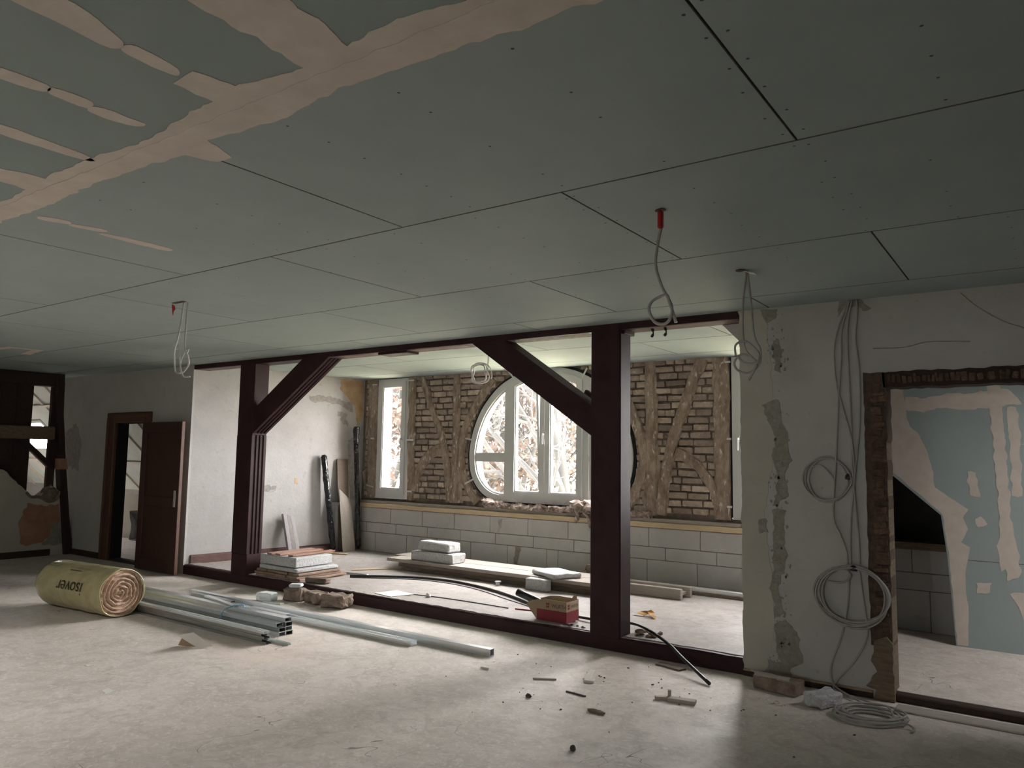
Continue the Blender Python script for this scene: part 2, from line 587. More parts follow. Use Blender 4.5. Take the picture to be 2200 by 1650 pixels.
# ------------------------------------------------------------------ ceiling of separate boards
RL = (-6.25, -.75, -5.45, .0)      # added roof light out of frame, brightens floor and ceiling: x0, y0, x1, y1
ceil = prism('ceiling', rect(-19, -4, 5.2, 5.62), 'z', CEIL + .0135, CEIL + .25, M_BATTEN, holes=[rect(*RL)])
tag(ceil, 'green plasterboard ceiling', kind='structure')
w = empty('window_8', ((RL[0] + RL[2]) / 2, (RL[1] + RL[3]) / 2, CEIL + .1), 'added fill roof light in the ceiling outside the picture', kind='structure')
prism('frame', rect(*RL), 'z', CEIL + .12, CEIL + .2, M_PVC, w, holes=[rect(RL[0] + .06, RL[1] + .06, RL[2] - .06, RL[3] - .06)])
box('pane', (RL[0] + .05, RL[1] + .05, CEIL + .15), (RL[2] - .05, RL[3] - .05, CEIL + .157), M_GLASS, w)
portal('daylight_portal_roof_fill', ((RL[0] + RL[2]) / 2, (RL[1] + RL[3]) / 2, CEIL + .22), (0, 0, 0), .7, .65)


def board_row(y0, y1, x0, pitch, parent, z, xmin, xmax, th=.0125, m=None):
    m = m or M_BOARD
    k0 = math.ceil((xmin - x0) / pitch)
    xs = [xmin]
    k = k0
    while x0 + k * pitch < xmax:
        if x0 + k * pitch > xmin + .1:
            xs.append(x0 + k * pitch)
        k += 1
    xs.append(xmax)
    xs = [q for q in xs if not (y0 < RL[3] and y1 > RL[1] and RL[0] < q < RL[2])]
    for a, b in zip(xs, xs[1:]):
        if y0 < RL[3] and y1 > RL[1] and a < RL[2] and b > RL[0]:
            for u, v in ((a, RL[0]), (RL[2], b)):
                box('ceiling_board', (u, y0 + .004, z), (v, y1 - .004, z + th), M_BOARD, parent)
            for u, v in ((y0, RL[1]), (RL[3], y1)):
                if v - u > .02:
                    box('ceiling_board', (RL[0], u + .004, z), (RL[2], v - .004, z + th), M_BOARD, parent)
            continue
        bm = bmesh.new()
        add_box(bm, (a + .0022, y0 + .0032, z), (b - .0022, y1 - .0032, z + th), None, .0022)
        for f in bm.faces:
            f.normal_update()
            f.material_index = 0 if abs(f.normal.z) > .95 else 1
        finish('ceiling_board', bm, [m, M_EDGE], parent)


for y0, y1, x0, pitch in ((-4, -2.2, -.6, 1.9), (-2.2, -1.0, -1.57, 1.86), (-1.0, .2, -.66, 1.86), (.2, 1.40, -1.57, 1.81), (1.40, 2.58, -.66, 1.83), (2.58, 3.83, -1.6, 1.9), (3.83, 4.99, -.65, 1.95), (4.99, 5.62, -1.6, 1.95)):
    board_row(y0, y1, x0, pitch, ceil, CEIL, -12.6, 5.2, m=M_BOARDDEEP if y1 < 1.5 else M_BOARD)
box('ceiling_board', (-19, -4, CEIL), (-12.61, 5.62, CEIL + .0125), M_BOARD, ceil)

ceil_a = tag(box('ceiling_alcove', (-8.9, 5.615, 2.63), (-1.7, 8.05, 2.8), M_BATTEN), 'pale green plasterboard ceiling of the alcove', kind='structure')
for y0, y1, x0 in ((5.63, 6.62, -2.3), (6.62, 7.55, -3.2), (7.55, 8.02, -2.3)):
    board_row(y0, y1, x0, 1.95, ceil_a, 2.612, -8.85, -1.75)

# joint compound on the boards
muds = [
    [(-9.5, 1.31), (-7, 1.33), (-5.2, 1.30), (-4.2, 1.33), (-3.75, 1.34), (-3.46, 1.33), (-3.44, 1.17), (-3.28, 1.16), (-3.26, 1.31), (-2.93, 1.31), (-2.6, 1.34), (-2.34, 1.32), (-2.08, 1.29), (-2.07, 1.16), (-1.96, 1.15), (-1.93, 1.28), (-1.68, 1.32),
     (-1.66, 1.15), (-1.65, .75), (-1.63, .25), (-1.47, .25), (-1.46, .85), (-1.45, 1.2), (-1.49, 1.31), (-1.29, 1.29), (-1.1, 1.32), (-.6, 1.31), (-.2, 1.33),
     (-.2, 1.5), (-.83, 1.51), (-1.01, 1.50), (-1.23, 1.485), (-1.69, 1.46), (-2.02, 1.495), (-2.36, 1.46), (-2.42, 1.60), (-2.50, 1.60), (-2.55, 1.50), (-2.73, 1.47), (-3.15, 1.455), (-3.63, 1.48), (-4.06, 1.465), (-5.2, 1.48), (-7, 1.46), (-9.5, 1.48)],
    [(-1.93, .68), (-1.90, .8), (-1.97, .96), (-2.03, .95), (-2.02, .80), (-2.0, .68)],
    [(-1.96, .99), (-1.985, 1.12), (-2.03, 1.13), (-2.015, .985)],
    [(-2.41, .78), (-2.40, .95), (-2.46, .965), (-2.48, .80)],
    [(-2.40, .98), (-2.40, 1.085), (-2.46, 1.095), (-2.455, .985)],
    [(-2.42, 1.11), (-2.42, 1.26), (-2.47, 1.24), (-2.48, 1.12)],
    [(-2.83, .9), (-2.86, 1.28), (-2.92, 1.30), (-2.91, .92)],
    [(-3.81, 1.53), (-3.77, 1.64), (-3.83, 1.66), (-3.86, 1.55)],
    [(-3.80, 1.68), (-3.77, 1.81), (-3.82, 1.82), (-3.85, 1.69)],
    [(-3.83, 1.85), (-3.81, 2.16), (-3.88, 2.18), (-3.88, 1.87)],
    [(-9.6, 3.36), (-9.05, 3.42), (-9.0, 3.75), (-9.6, 3.86), (-9.6, 3.76), (-9.12, 3.68), (-9.16, 3.5), (-9.6, 3.45)],
]
for i, pts in enumerate(muds):
    soft = pts if i in (0, 10) else [(p.x, p.y) for p in catmull([(x, y, 0) for x, y in pts], 5, True)]
    prism('joint_compound', ragged(soft, .025, .010 if i == 0 else .005, i, .25), 'z', CEIL - .0016, CEIL + .002, M_MUD, ceil)
# smoother second coat along the main joint
prism('joint_compound', ragged([(-9, 1.36), (-.2, 1.37), (-.2, 1.45), (-9, 1.44)], .04, .008, 40, .2), 'z', CEIL - .0026, CEIL, M_MUD, ceil)

bm = bmesh.new()
for row, (x0, xs, ys) in enumerate((
        (0, [-1.12, -1.56, -2.02, -2.95, -3.35, -.21, .25], [1.56, 1.71, 1.88, 2.06, 2.22, 2.38, 2.52]),
        (0, [-.30, -.68, -.63, -1.12, -1.57, -1.63, -2.1, -2.6, -3.1, -3.5, -4.1, -4.6], [2.64, 2.82, 3.02, 3.22, 3.42, 3.62, 3.78]),
        (0, [-.1, -1.1, -2.0, -2.55, -3.1, -3.6], [3.9, 4.1, 4.32, 4.55, 4.76, 4.93]),
        (0, [-.69, -.63], [1.66, 1.80, 1.98, 2.16, 2.34, 2.50]))):
    for x in xs:
        for y in ys:
            if R.random() < .12:
                continue
            bmesh.ops.create_circle(bm, cap_ends=True, segments=6, radius=.0055, matrix=Matrix.Translation((x + R.uniform(-.012, .012), y + R.uniform(-.02, .02), CEIL - .0006)))
s = finish('screw_heads', bm, M_SCREW, ceil, normals=False)
s['kind'] = 'stuff'

# ------------------------------------------------------------------ walls in line with the timber frame
# wall with the old door, beyond the frame
holes = [rect(-10.62, -.01, -9.86, 1.90)]
wd = prism('wall_door', [(-12.40, -.02), (-10.62, -.02), (-10.62, 1.90), (-9.84, 1.90), (-9.84, -.02), (-8.78, -.02), (-8.78, 2.60), (-12.40, 2.60)], 'y', YF, YF + .17, M_PLASTER_R)
tag(wd, 'dim grey plastered wall around the old brown door', kind='structure')
for i, pts in enumerate(([(-12.32, 2.45), (-12.18, 2.5), (-12.16, 2.38), (-12.28, 2.34)], [(-12.1, 1.75), (-11.75, 1.9), (-11.55, 1.6), (-11.6, 1.2), (-11.95, 1.25)])):
    prism('damp_stain', ragged(pts, .04, .03, 60 + i), 'y', YF - .0012, YF + .002, M_SCRATCH if i else M_RAWPATCH, wd)

# wall with the cables, between frame and stripped doorway
wr = prism('wall_right', [(-1.82, .0), (-.90, .0), (-.90, 2.02), (.62, 2.02), (.62, 0), (5.2, 0), (5.2, 2.60), (-1.82, 2.60)], 'y', YF, YF + .19, M_PLASTER_R)
tag(wr, 'grey white plastered wall hung with cables', kind='structure')
prism('cream_plaster_strip', ragged([(-1.821, .03), (-1.64, .03), (-1.60, .5), (-1.66, 1.1), (-1.58, 1.6), (-1.60, 2.2), (-1.63, 2.583), (-1.821, 2.583)], .04, .012, 71), 'y', YF - .0025, YF + .002, M_CREAM, wr)
for i, pts in enumerate((
        [(-1.66, 1.90), (-1.55, 1.93), (-1.53, 1.78), (-1.49, 1.66), (-1.48, 1.5), (-1.52, 1.38), (-1.50, 1.25), (-1.60, 1.18), (-1.56, 1.35), (-1.60, 1.52), (-1.57, 1.66), (-1.63, 1.78)],
        [(-1.60, 1.16), (-1.51, 1.15), (-1.54, 1.0), (-1.52, .85), (-1.57, .62), (-1.55, .45), (-1.61, .42), (-1.62, .7), (-1.60, .95)],
        [(-1.60, .40), (-1.52, .42), (-1.45, .32), (-1.42, .16), (-1.50, .10), (-1.58, .14)],
        [(-1.59, 2.34), (-1.54, 2.36), (-1.53, 2.12), (-1.57, 2.14)],
        [(-1.68, 2.575), (-1.55, 2.58), (-1.57, 2.50), (-1.62, 2.48)],
        [(-1.66, .13), (-1.5, .1), (-1.48, .03), (-1.68, .03)],
        [(-1.70, 1.08), (-1.65, 1.1), (-1.64, 1.0), (-1.69, .98)])):
    prism('bare_render_patch', ragged(pts, .02, .014, 80 + i), 'y', YF - .0042, YF + .002, M_RAWPATCH, wr)
bm = bmesh.new()
for _ in range(260):
    zc = R.choice((R.gauss(1.55, .2), R.gauss(.9, .3), R.gauss(.25, .1), R.gauss(2.3, .12)))
    xc = -1.555 + R.gauss(0, .035)
    if not .05 < zc < 2.55:
        continue
    q = R.uniform(.003, .012)
    pts = [(xc + q * math.cos(a) * R.uniform(.5, 1.3), zc + q * math.sin(a) * R.uniform(.6, 1.8)) for a in (0, 1.2, 2.5, 3.8, 5.1)]
    bm.faces.new([bm.verts.new((px_, YF - .0046, pz_)) for px_, pz_ in pts])
fl = finish('render_flecks', bm, M_RAWPATCH, wr, normals=False)
fl['kind'] = 'stuff'
# cracks over the doorway
for pts in ([(-.93, 2.245), (-.75, 2.24), (-.62, 2.265), (-.5, 2.26), (-.38, 2.25)], [(-.42, 2.56), (-.33, 2.46), (-.2, 2.36), (-.1, 2.31), (-.04, 2.25)]):
    tube('wall_crack', [(x, YF - .0005, z) for x, z in pts], .0035, M_RAWPATCH, wr, 5, 4)
prism('torn_plaster_hole', ragged([(-1.15, 2.47), (-1.13, 2.585), (-.99, 2.585), (-.94, 2.51), (-.99, 2.50), (-1.02, 2.54), (-1.10, 2.53)], .02, .01, 95), 'y', YF - .004, YF + .002, M_RAWPATCH, wr)

# remaining shell of the attic room, behind and beside the camera
REARFILL = [(-1.4, -.6)]        # added fill window in the wall behind the camera
wre = prism('wall_rear', rect(-19, -.3, 5.2, 2.85), 'y', -4.2, -4.0, M_PLASTER_R, holes=[rect(a, 1.15, b, 1.75) for a, b in REARFILL])
tag(wre, 'plastered wall at the rear of the room', kind='structure')
for n, (a, b) in enumerate(REARFILL):
    w = empty('window_%d' % (6 + n), ((a + b) / 2, -4.1, .85), 'added white casement window in the rear wall, for fill light', kind='structure')
    prism('frame', rect(a, 1.15, b, 1.75), 'y', -4.14, -4.07, M_PVC, w, holes=[rect(a + .08, 1.23, b - .08, 1.67)])
    box('mullion', ((a + b) / 2 - .05, -4.14, 1.2), ((a + b) / 2 + .05, -4.07, 1.7), M_PVC, w)
    for p, q in ((a + .075, (a + b) / 2 - .045), ((a + b) / 2 + .045, b - .075)):
        box('pane', (p, -4.11, 1.225), (q, -4.102, 1.675), M_GLASS, w)
    portal('daylight_portal_rear_fill', ((a + b) / 2, -4.16, 1.45), (PI / 2, 0, 0), b - a, .6)
tag(box('wall_east', (5.2, -4.2, -.3), (5.4, 8, 2.85), M_PLASTER_R), 'plastered end wall of the room', kind='structure')
tag(box('wall_west', (-19.2, -4.2, -.3), (-19, 8, 2.85), M_PLASTER), 'plastered end wall of the neighbouring attic room', kind='structure')

# ------------------------------------------------------------------ left wall: plaster below, boards and beam above, gap in the middle
wl = prism('wall_left', ragged([(-4, -.02), (5.36, -.02), (5.33, .40), (5.26, .80), (5.20, .92), (5.10, .98), (5.02, .90), (4.93, .84), (4.83, .84), (4.78, .92), (4.60, 1.09), (4.52, 1.18), (4.43, 1.23), (4.2, 1.42), (3.8, 1.7), (3.0, 1.95), (-4, 2.0)], .045, .011, 3), 'x', -11.82, -11.68, M_CREAM)
tag(wl, 'broken plastered side wall with dark boarding above it', kind='structure')
yy = -4.0
while yy < 4.8:
    y2 = min(yy + .21, 4.838)
    box('wall_board', (-11.80, yy, .5), (-11.765 + R.uniform(-.006, .006), y2 - .006, 2.59), M_DARKWOOD, wl)
    yy = y2
    if y2 >= 4.838:
        break
box('cross_beam', (-11.80, -4, 1.64), (-11.66, 5.10, 1.825), M_BEAM, wl, .015)
box('head_plate', (-11.86, -4, 2.40), (-11.66, 5.12, 2.583), M_DARKWOOD, wl, .01)
box('stud', (-11.80, 5.05, .9), (-11.72, 5.15, 2.5), M_DARKWOOD, wl, .008)
bm = bmesh.new()
add_box(bm, (-11.79, -.035, -.40), (-11.71, .035, .40), None, .006)
rm = Matrix.Rotation(math.radians(46), 3, 'X')
for v in bm.verts:
    q = v.co - Vector((-11.75, 0, 0))
    v.co = rm @ q + Vector((-11.75, 4.84, 1.50))
finish('brace', bm, M_DARKWOOD, wl)
# leaning corner post
bm = bmesh.new()
add_prism(bm, [(5.06, 2.583), (5.16, 2.583), (5.18, 2.0), (5.27, 1.2), (5.36, .5), (5.44, 0.0), (5.32, 0.0), (5.25, .6), (5.185, 1.2), (5.10, 2.0)], 'x', -11.78, -11.63)
finish('leaning_post', bm, M_DARKWOOD, wl)
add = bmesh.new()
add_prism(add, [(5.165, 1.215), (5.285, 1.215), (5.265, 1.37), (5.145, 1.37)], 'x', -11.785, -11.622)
finish('post_glow_band', add, M_ORANGE, wl)  # glow across the post, coloured in as a band
lump('broken_plaster_lump', (-11.70, 5.10, .78), (.10, .26, .24), M_RUBBLE, wl, 3, .5, 2.5, 5)
tube('broken_edge', [(-11.68, 4.78, .90), (-11.67, 4.84, .835), (-11.67, 4.93, .83), (-11.665, 5.0, .80), (-11.66, 5.08, .76), (-11.665, 5.18, .80), (-11.67, 5.22, .90)], .022, M_RUBBLE, wl, 6, 4)
prism('glow_and_render_patch', ragged([(4.82, .75), (5.02, .70), (5.22, .72), (5.26, .45), (5.15, .44), (5.14, .30), (5.02, .19), (4.9, .17), (4.76, .18), (4.70, .50)], .04, .02, 12), 'x', -11.683, -11.678, M_ORANGE, wl)  # soft orange glow on the wall, drawn as a coloured patch
prism('glow_and_render_patch', ragged([(5.15, .46), (5.30, .47), (5.33, .14), (5.02, .15), (5.10, .24)], .04, .015, 15), 'x', -11.684, -11.6785, M_RAWPATCH, wl)
tag(box('baseboard_left', (-11.685, -4, 0), (-11.665, 5.14, .09), M_DARKWOOD), kind='structure')
tag(box('baseboard_door', (-11.6, YF - .018, 0), (-10.86, YF, .08), M_DARKWOOD), kind='structure')

# ------------------------------------------------------------------ attic wing seen through the gap and the old door: sloping lining, rafters, roof window
SL0, SL1 = (5.62, 2.66), (7.52, .76)          # (y, z) along the slope


def slope(t, off=0.0):
    y = SL0[0] + (SL1[0] - SL0[0]) * t
    z = SL0[1] + (SL1[1] - SL0[1]) * t
    return y - off * .7071, z - off * .7071


def slope_quad(name, x0, x1, t0, t1, o0, o1, m, parent):
    a, b = slope(t0, o0), slope(t1, o0)
    c, d = slope(t1, o1), slope(t0, o1)
    return prism(name, [a, b, c, d], 'x', x0, x1, m, parent)


roofl = empty('roof_slope', (-14, 6.6, 0), kind='structure')
tag(roofl, 'pale lined roof slope of the attic wing')
RW = [(-16.5, -14.9, .33, .62), (-13.3, -12.9, .32, .5)]   # roof window openings: x0, x1, t0, t1; second added to light the wing
xs = [-19, RW[0][0], RW[0][1], RW[1][0], RW[1][1], -8.82]   # strips of the slope between the roof windows
for a, b in zip(xs, xs[1:]):
    win = next((w for w in RW if w[0] == a and w[1] == b), None)
    if win:
        slope_quad('lining', a, b, -.05, win[2], 0, -.12, M_ROOFBOARD, roofl)
        slope_quad('lining', a, b, win[3], 1.05, 0, -.12, M_ROOFBOARD, roofl)
    else:
        slope_quad('lining', a, b, -.05, 1.05, 0, -.12, M_ROOFBOARD, roofl)
x = -18.6
while x < -8.9:
    if not any(w[0] - .08 < x < w[1] + .05 for w in RW):
        slope_quad('rafter_batten', x, x + .06, 0, 1, .03, 0, M_RAFTER, roofl)
    x += .62
for t in (.2, .7):
    slope_quad('cross_batten', -18.9, -8.9, t, t + .02, .035, .028, M_RAFTER, roofl)
for n, (x0, x1, t0, t1) in enumerate(RW):
    w = empty('window_%d' % (4 + n), ((x0 + x1) / 2, 6.5, 1.6), kind='structure')
    tag(w, ('roof window glimpsed through the gap in the side wall', 'added roof window lighting the room behind the old door')[n])
    d = .025
    for a, b, c, e in ((x0, x1, t0, t0 + d), (x0, x1, t1 - d, t1), (x0, x0 + .07, t0 + d, t1 - d), (x1 - .07, x1, t0 + d, t1 - d)):
        slope_quad('frame_bar', a, b, c, e, .02, -.14, M_PVC, w)
    slope_quad('pane', x0 + .06, x1 - .06, t0 + d, t1 - d, -.06, -.066, M_GLASS, w)
    yc, zc = slope((t0 + t1) / 2, -.13)
    portal('daylight_portal_roof_window', ((x0 + x1) / 2, yc, zc), (-PI / 4, 0, 0), x1 - x0 - .1, (t1 - t0) * 2.6)
wk = tag(box('wall_knee', (-19, 7.5, -.02), (-8.4, 7.62, .80), M_PLASTER), 'low knee wall under the roof slope of the attic wing', kind='structure')
tag(cbox('upright_board', (-13.05, 7.02, 0), (.5, .03, .75), M_PAPER, rz=20), 'pale upright board standing in the room behind the open door', 'board')
tag(chunk('storage_sack', (-12.4, 7.05, 0), (.7, .4, .45), M_TARP, amp=.05, seed=4), 'dark sack lying in the room behind the open door', 'sack')

# ------------------------------------------------------------------ alcove side walls
wa = prism('wall_alcove', [(awl(5.45), 5.45), (awl(8.05), 8.05), (-8.96, 8.05), (-8.96, 5.45)], 'z', .002, 2.78, M_PLASTER)
tag(wa, 'bright white plastered side wall of the alcove', kind='structure')


def on_awl(pts, name, m, d=.003):
    """patch on the alcove side wall, points (y, z)"""
    bm = bmesh.new()
    A = [bm.verts.new((awl(y) + d, y, z)) for y, z in pts]
    B = [bm.verts.new((awl(y) - .002, y, z)) for y, z in pts]
    bm.faces.new(A); bm.faces.new(B[::-1])
    for i in range(len(A)):
        j = (i + 1) % len(A)
        bm.faces.new((A[i], A[j], B[j], B[i]))
    return finish(name, bm, m, wa)


on_awl(ragged([(7.60, 2.60), (7.99, 2.60), (7.99, 2.05), (7.9, 1.9), (7.86, 2.2), (7.72, 2.32), (7.58, 2.45)], .03, .02, 21), 'ochre_patch', M_OCHRE)
on_awl(ragged([(7.05, 2.32), (7.3, 2.33), (7.56, 2.30), (7.78, 2.25), (7.83, 2.12), (7.6, 2.20), (7.35, 2.24), (7.12, 2.2)], .025, .02, 22), 'scuffed_patch', M_SCRATCH, .002)
on_awl(ragged([(7.55, 2.12), (7.7, 2.1), (7.74, 1.9), (7.62, 1.95)], .02, .03, 23), 'scuffed_patch', M_SCRATCH, .002)
on_awl(ragged([(7.75, 1.7), (7.9, 1.75), (7.95, .8), (7.82, .85)], .03, .02, 24), 'scuffed_patch', M_SCRATCH, .002)
on_awl(ragged([(6.90, 1.15), (6.945, 1.15), (6.945, 1.07), (6.90, 1.07)], .02, .006, 25), 'socket_hole', M_OCHRE, .002)
on_awl(ragged([(6.45, 1.05), (6.62, 1.06), (6.62, .99), (6.45, .98)], .03, .02, 26), 'scuffed_patch', M_SCRATCH, .0015)
tube('paint_streak', [(awl(6.48), 6.48, 1.0), (awl(6.56), 6.56, 1.03), (awl(6.62), 6.62, 1.0), (awl(6.55), 6.55, .97)], .003, M_SCRATCH, wa, 5, 4, closed=True)
bb = bmesh.new()
for ya, yb, zt in ((5.50, 6.98, AF + .095), (7.0, 7.9, AF + .09)):
    A = [(awl(ya), ya), (awl(yb), yb), (awl(yb) + .02, yb), (awl(ya) + .02, ya)]
    o = prism('baseboard_alcove', A, 'z', AF, zt, M_PAINT_BACK)
    o['kind'] = 'structure'
    A = [(awl(ya), ya), (awl(yb), yb), (awl(yb) + .012, yb), (awl(ya) + .012, ya)]
    prism('moulding', A, 'z', zt, zt + .015, M_PAINT_BACK, o)
bb.free()

wae = tag(box('wall_alcove_east', (-1.86, YF + .19, .002), (-1.70, 8.05, 2.78), M_PLASTER), 'plastered east side wall of the alcove', kind='structure')
prism('sloped_soffit', [(-2.10, 2.611), (-1.86, 2.611), (-1.86, 2.36)], 'y', 5.63, 8.0, M_PLASTER, wae)

# ------------------------------------------------------------------ gable wall: mortar bed, bricks, timbers
RWX, ARC = -5.15, []
half = [(0.0, 2.622), (-.20, 2.612), (-.36, 2.578), (-.51, 2.525), (-.75, 2.392), (-.985, 2.15), (-1.12, 1.90), (-1.19, 1.66), (-1.205, 1.46), (-1.165, 1.24), (-1.04, 1.06), (-.88, .955), (-.72, .915)]
hp = [(p.x, p.z) for p in catmull([(x, 0, z) for x, z in half], 4)]
OUT = [(RWX + x, z) for x, z in hp] + [(RWX - x, z) for x, z in hp[::-1]]
OUT = [p for i, p in enumerate(OUT) if (Vector(p) - Vector(OUT[i - 1])).length > 1e-4]


def area2(p):
    return sum(p[i][0] * p[(i + 1) % len(p)][1] - p[(i + 1) % len(p)][0] * p[i][1] for i in range(len(p)))


def inset(poly, d):
    if area2(poly) < 0:
        poly = poly[::-1]
    out = []
    n = len(poly)
    for i in range(n):
        a, b, c = Vector(poly[i - 1]), Vector(poly[i]), Vector(poly[(i + 1) % n])
        e1, e2 = (b - a).normalized(), (c - b).normalized()
        n1, n2 = Vector((-e1.y, e1.x)), Vector((-e2.y, e2.x))
        h = n1 + n2
        h = h / max(h.length_squared / 2, .25)
        q = b + h * d
        out.append((q.x, q.y))
    return out


def clip(poly, ax, val, keep_greater):
    out = []
    for i in range(len(poly)):
        p, q = poly[i], poly[(i + 1) % len(poly)]
        ip = (p[ax] > val) == keep_greater
        iq = (q[ax] > val) == keep_greater
        if ip:
            out.append(p)
        if ip != iq:
            t = (val - p[ax]) / (q[ax] - p[ax])
            out.append((p[0] + t * (q[0] - p[0]), p[1] + t * (q[1] - p[1])))
    return out


HOLE = inset(OUT, -.03)
wb = prism('wall_back', [(-8.62, 0), (-1.70, 0), (-1.70, 2.85), (-8.62, 2.85)], 'y', YG + .022, YG + .30, M_MORTAR,
           holes=[HOLE, rect(-8.125, .87, -7.475, 2.605), rect(-2.80, .87, -2.16, 2.605)])
tag(wb, 'old half-timbered brick gable wall with its plaster knocked off', kind='structure')


def hole_span(z):
    xs = []
    for i in range(len(HOLE)):
        p, q = HOLE[i], HOLE[(i + 1) % len(HOLE)]
        if (p[1] > z) != (q[1] > z):
            xs.append(p[0] + (z - p[1]) / (q[1] - p[1]) * (q[0] - p[0]))
    return (min(xs), max(xs)) if len(xs) >= 2 else None


BRICKS = []
for k in range(7):
    b_ = bmesh.new()
    add_box(b_, (-.5, -.5, -.5), (.5, .5, .5), None, .09 if k % 2 else .06)
    for v in b_.verts:
        q = v.co * 2.4 + Vector((k * 3.7, k, 1))
        v.co += Vector((mnoise.noise(q) * .05, mnoise.noise(q + Vector((5, 0, 0))) * .3, mnoise.noise(q + Vector((0, 9, 0))) * .16))
    me = bpy.data.meshes.new('brick')
    b_.to_mesh(me); b_.free()
    me.materials.append(M_BRICK)
    BRICKS.append(me)


def brick(cx, cz, w, h, d=0.0):
    o = bpy.data.objects.new('brick', R.choice(BRICKS))
    o.location = (cx, YG + .02 - d, cz)
    o.scale = (w, .05, h)
    o.rotation_euler = (0, R.uniform(-.03, .03), 0)
    link(o, wb)


# (x range of each brick panel between the timbers; timbers overlap the ends)
course = .0835
row = 0
z = .885
while z < 2.60:
    zc = z + course / 2
    hs = [hole_span(q) for q in (zc - .03, zc, zc + .03)]
    hs = [h for h in hs if h]
    spans = [(-8.36, -8.12), (-7.47, -2.815)]
    out = []
    for a, b in spans:
        if hs and a < -5:
            l, r = min(h[0] for h in hs), max(h[1] for h in hs)
            if a < l and b > r:
                out += [(a, l - .005), (r + .005, b)]
                continue
        out.append((a, b))
    for a, b in out:
        x = a - (row % 2) * .12
        while x < b - .03:
            w = R.choice((.235, .245, .225, .24, .12, .18)) if R.random() < .9 else .1
            x0, x1 = max(x, a), min(x + w, b)
            mid = (x0 + x1) / 2
            # hidden behind the full-height timbers
            behind = any(u0 < x0 and x1 < u1 for u0, u1 in ((-8.33, -8.08), (-7.50, -7.33), (-6.70, -6.50), (-3.81, -3.62), (-3.0, -2.79)))
            if x1 - x0 > .045 and not behind:
                brick(mid, zc + R.uniform(-.004, .004), x1 - x0 - .014, R.uniform(.058, .068), R.uniform(-.008, .012))
            x += w + .004
    z += course
    row += 1

for n, path, w, sd in (
        ('timber_post', [(-8.21, .86), (-8.205, 1.7), (-8.22, 2.61)], .185, 1),
        ('timber_post', [(-7.41, .86), (-7.42, 1.7), (-7.43, 2.61)], .13, 2),
        ('timber_post', [(-6.61, .86), (-6.60, 1.7), (-6.61, 2.61)], .125, 3),
        ('timber_brace', [(-7.25, 2.61), (-7.07, 2.2), (-6.86, 1.75), (-6.75, 1.3), (-6.70, .87)], .125, 4),
        ('timber_brace', [(-5.98, 2.52), (-6.18, 2.30), (-6.36, 2.02), (-6.49, 1.72), (-6.50, 1.35), (-6.38, 1.08), (-6.22, .88)], .13, 5),
        ('timber_brace', [(-6.80, 1.62), (-7.02, 1.54), (-7.20, 1.38), (-7.31, 1.18), (-7.37, 1.0)], .15, 6),
        ('timber_brace', [(-8.36, 1.75), (-8.30, 2.0), (-8.22, 2.2)], .05, 7),
        ('timber_brace', [(-8.36, 1.25), (-8.3, 1.05), (-8.2, .88)], .07, 8),
        ('timber_post', [(-3.715, .86), (-3.71, 1.7), (-3.73, 2.61)], .14, 9),
        ('timber_post', [(-2.895, .86), (-2.89, 1.7), (-2.90, 2.61)], .175, 10),
        ('timber_brace', [(-3.11, 2.61), (-3.27, 2.2), (-3.43, 1.78), (-3.54, 1.35), (-3.60, .87)], .14, 11),
        ('timber_brace', [(-3.42, 1.58), (-3.26, 1.50), (-3.12, 1.38), (-3.0, 1.2), (-2.94, 1.02)], .12, 12),
        ('timber_brace', [(-4.32, 2.52), (-4.12, 2.30), (-3.96, 2.02), (-3.83, 1.70), (-3.81, 1.42), (-3.92, 1.10), (-4.05, .90)], .13, 13)):
    full = n == 'timber_post'
    rough_timber(n, path, w, YG - (.03 if full else .02) - .001 * sd, YG + .05, M_TIMBER, wb, 8, .014, sd * 7)
rough_timber('timber_trunk', [(-6.60, .87), (-6.585, 1.2), (-6.60, 1.62)], (.26, .17), YG - .02, YG + .05, M_TIMBER, wb, 8, .02, 99)
rough_timber('timber_trunk', [(-3.70, .87), (-3.70, 1.2), (-3.69, 1.62)], (.25, .16), YG - .02, YG + .05, M_TIMBER, wb, 8, .02, 113)

# ------------------------------------------------------------------ windows of the gable


def ring(name, outer, w, y0, y1, m, parent):
    return prism(name, outer, 'y', y0, y1, m, parent, holes=[inset(outer, w)])


def strap(x0, z0, x1, z1, parent, y=YG - .036, w=.022):
    a, b = Vector((x0, z0)), Vector((x1, z1))
    t = (b - a).normalized()
    n = Vector((-t.y, t.x)) * w / 2
    prism('anchor_strap', [tuple(a + n), tuple(b + n), tuple(b - n), tuple(a - n)], 'y', y, y + .003, M_ALU, parent)


def handle(x, y, z, parent):
    bm = bmesh.new()
    add_box(bm, (x - .014, y - .012, z - .035), (x + .014, y, z + .035), None, .004)
    add_box(bm, (x - .009, y - .05, z - .010), (x + .009, y - .010, z + .010))
    add_box(bm, (x - .010, y - .055, z - .125), (x + .010, y - .040, z + .012), None, .004)
    finish('handle', bm, M_PVC, parent)


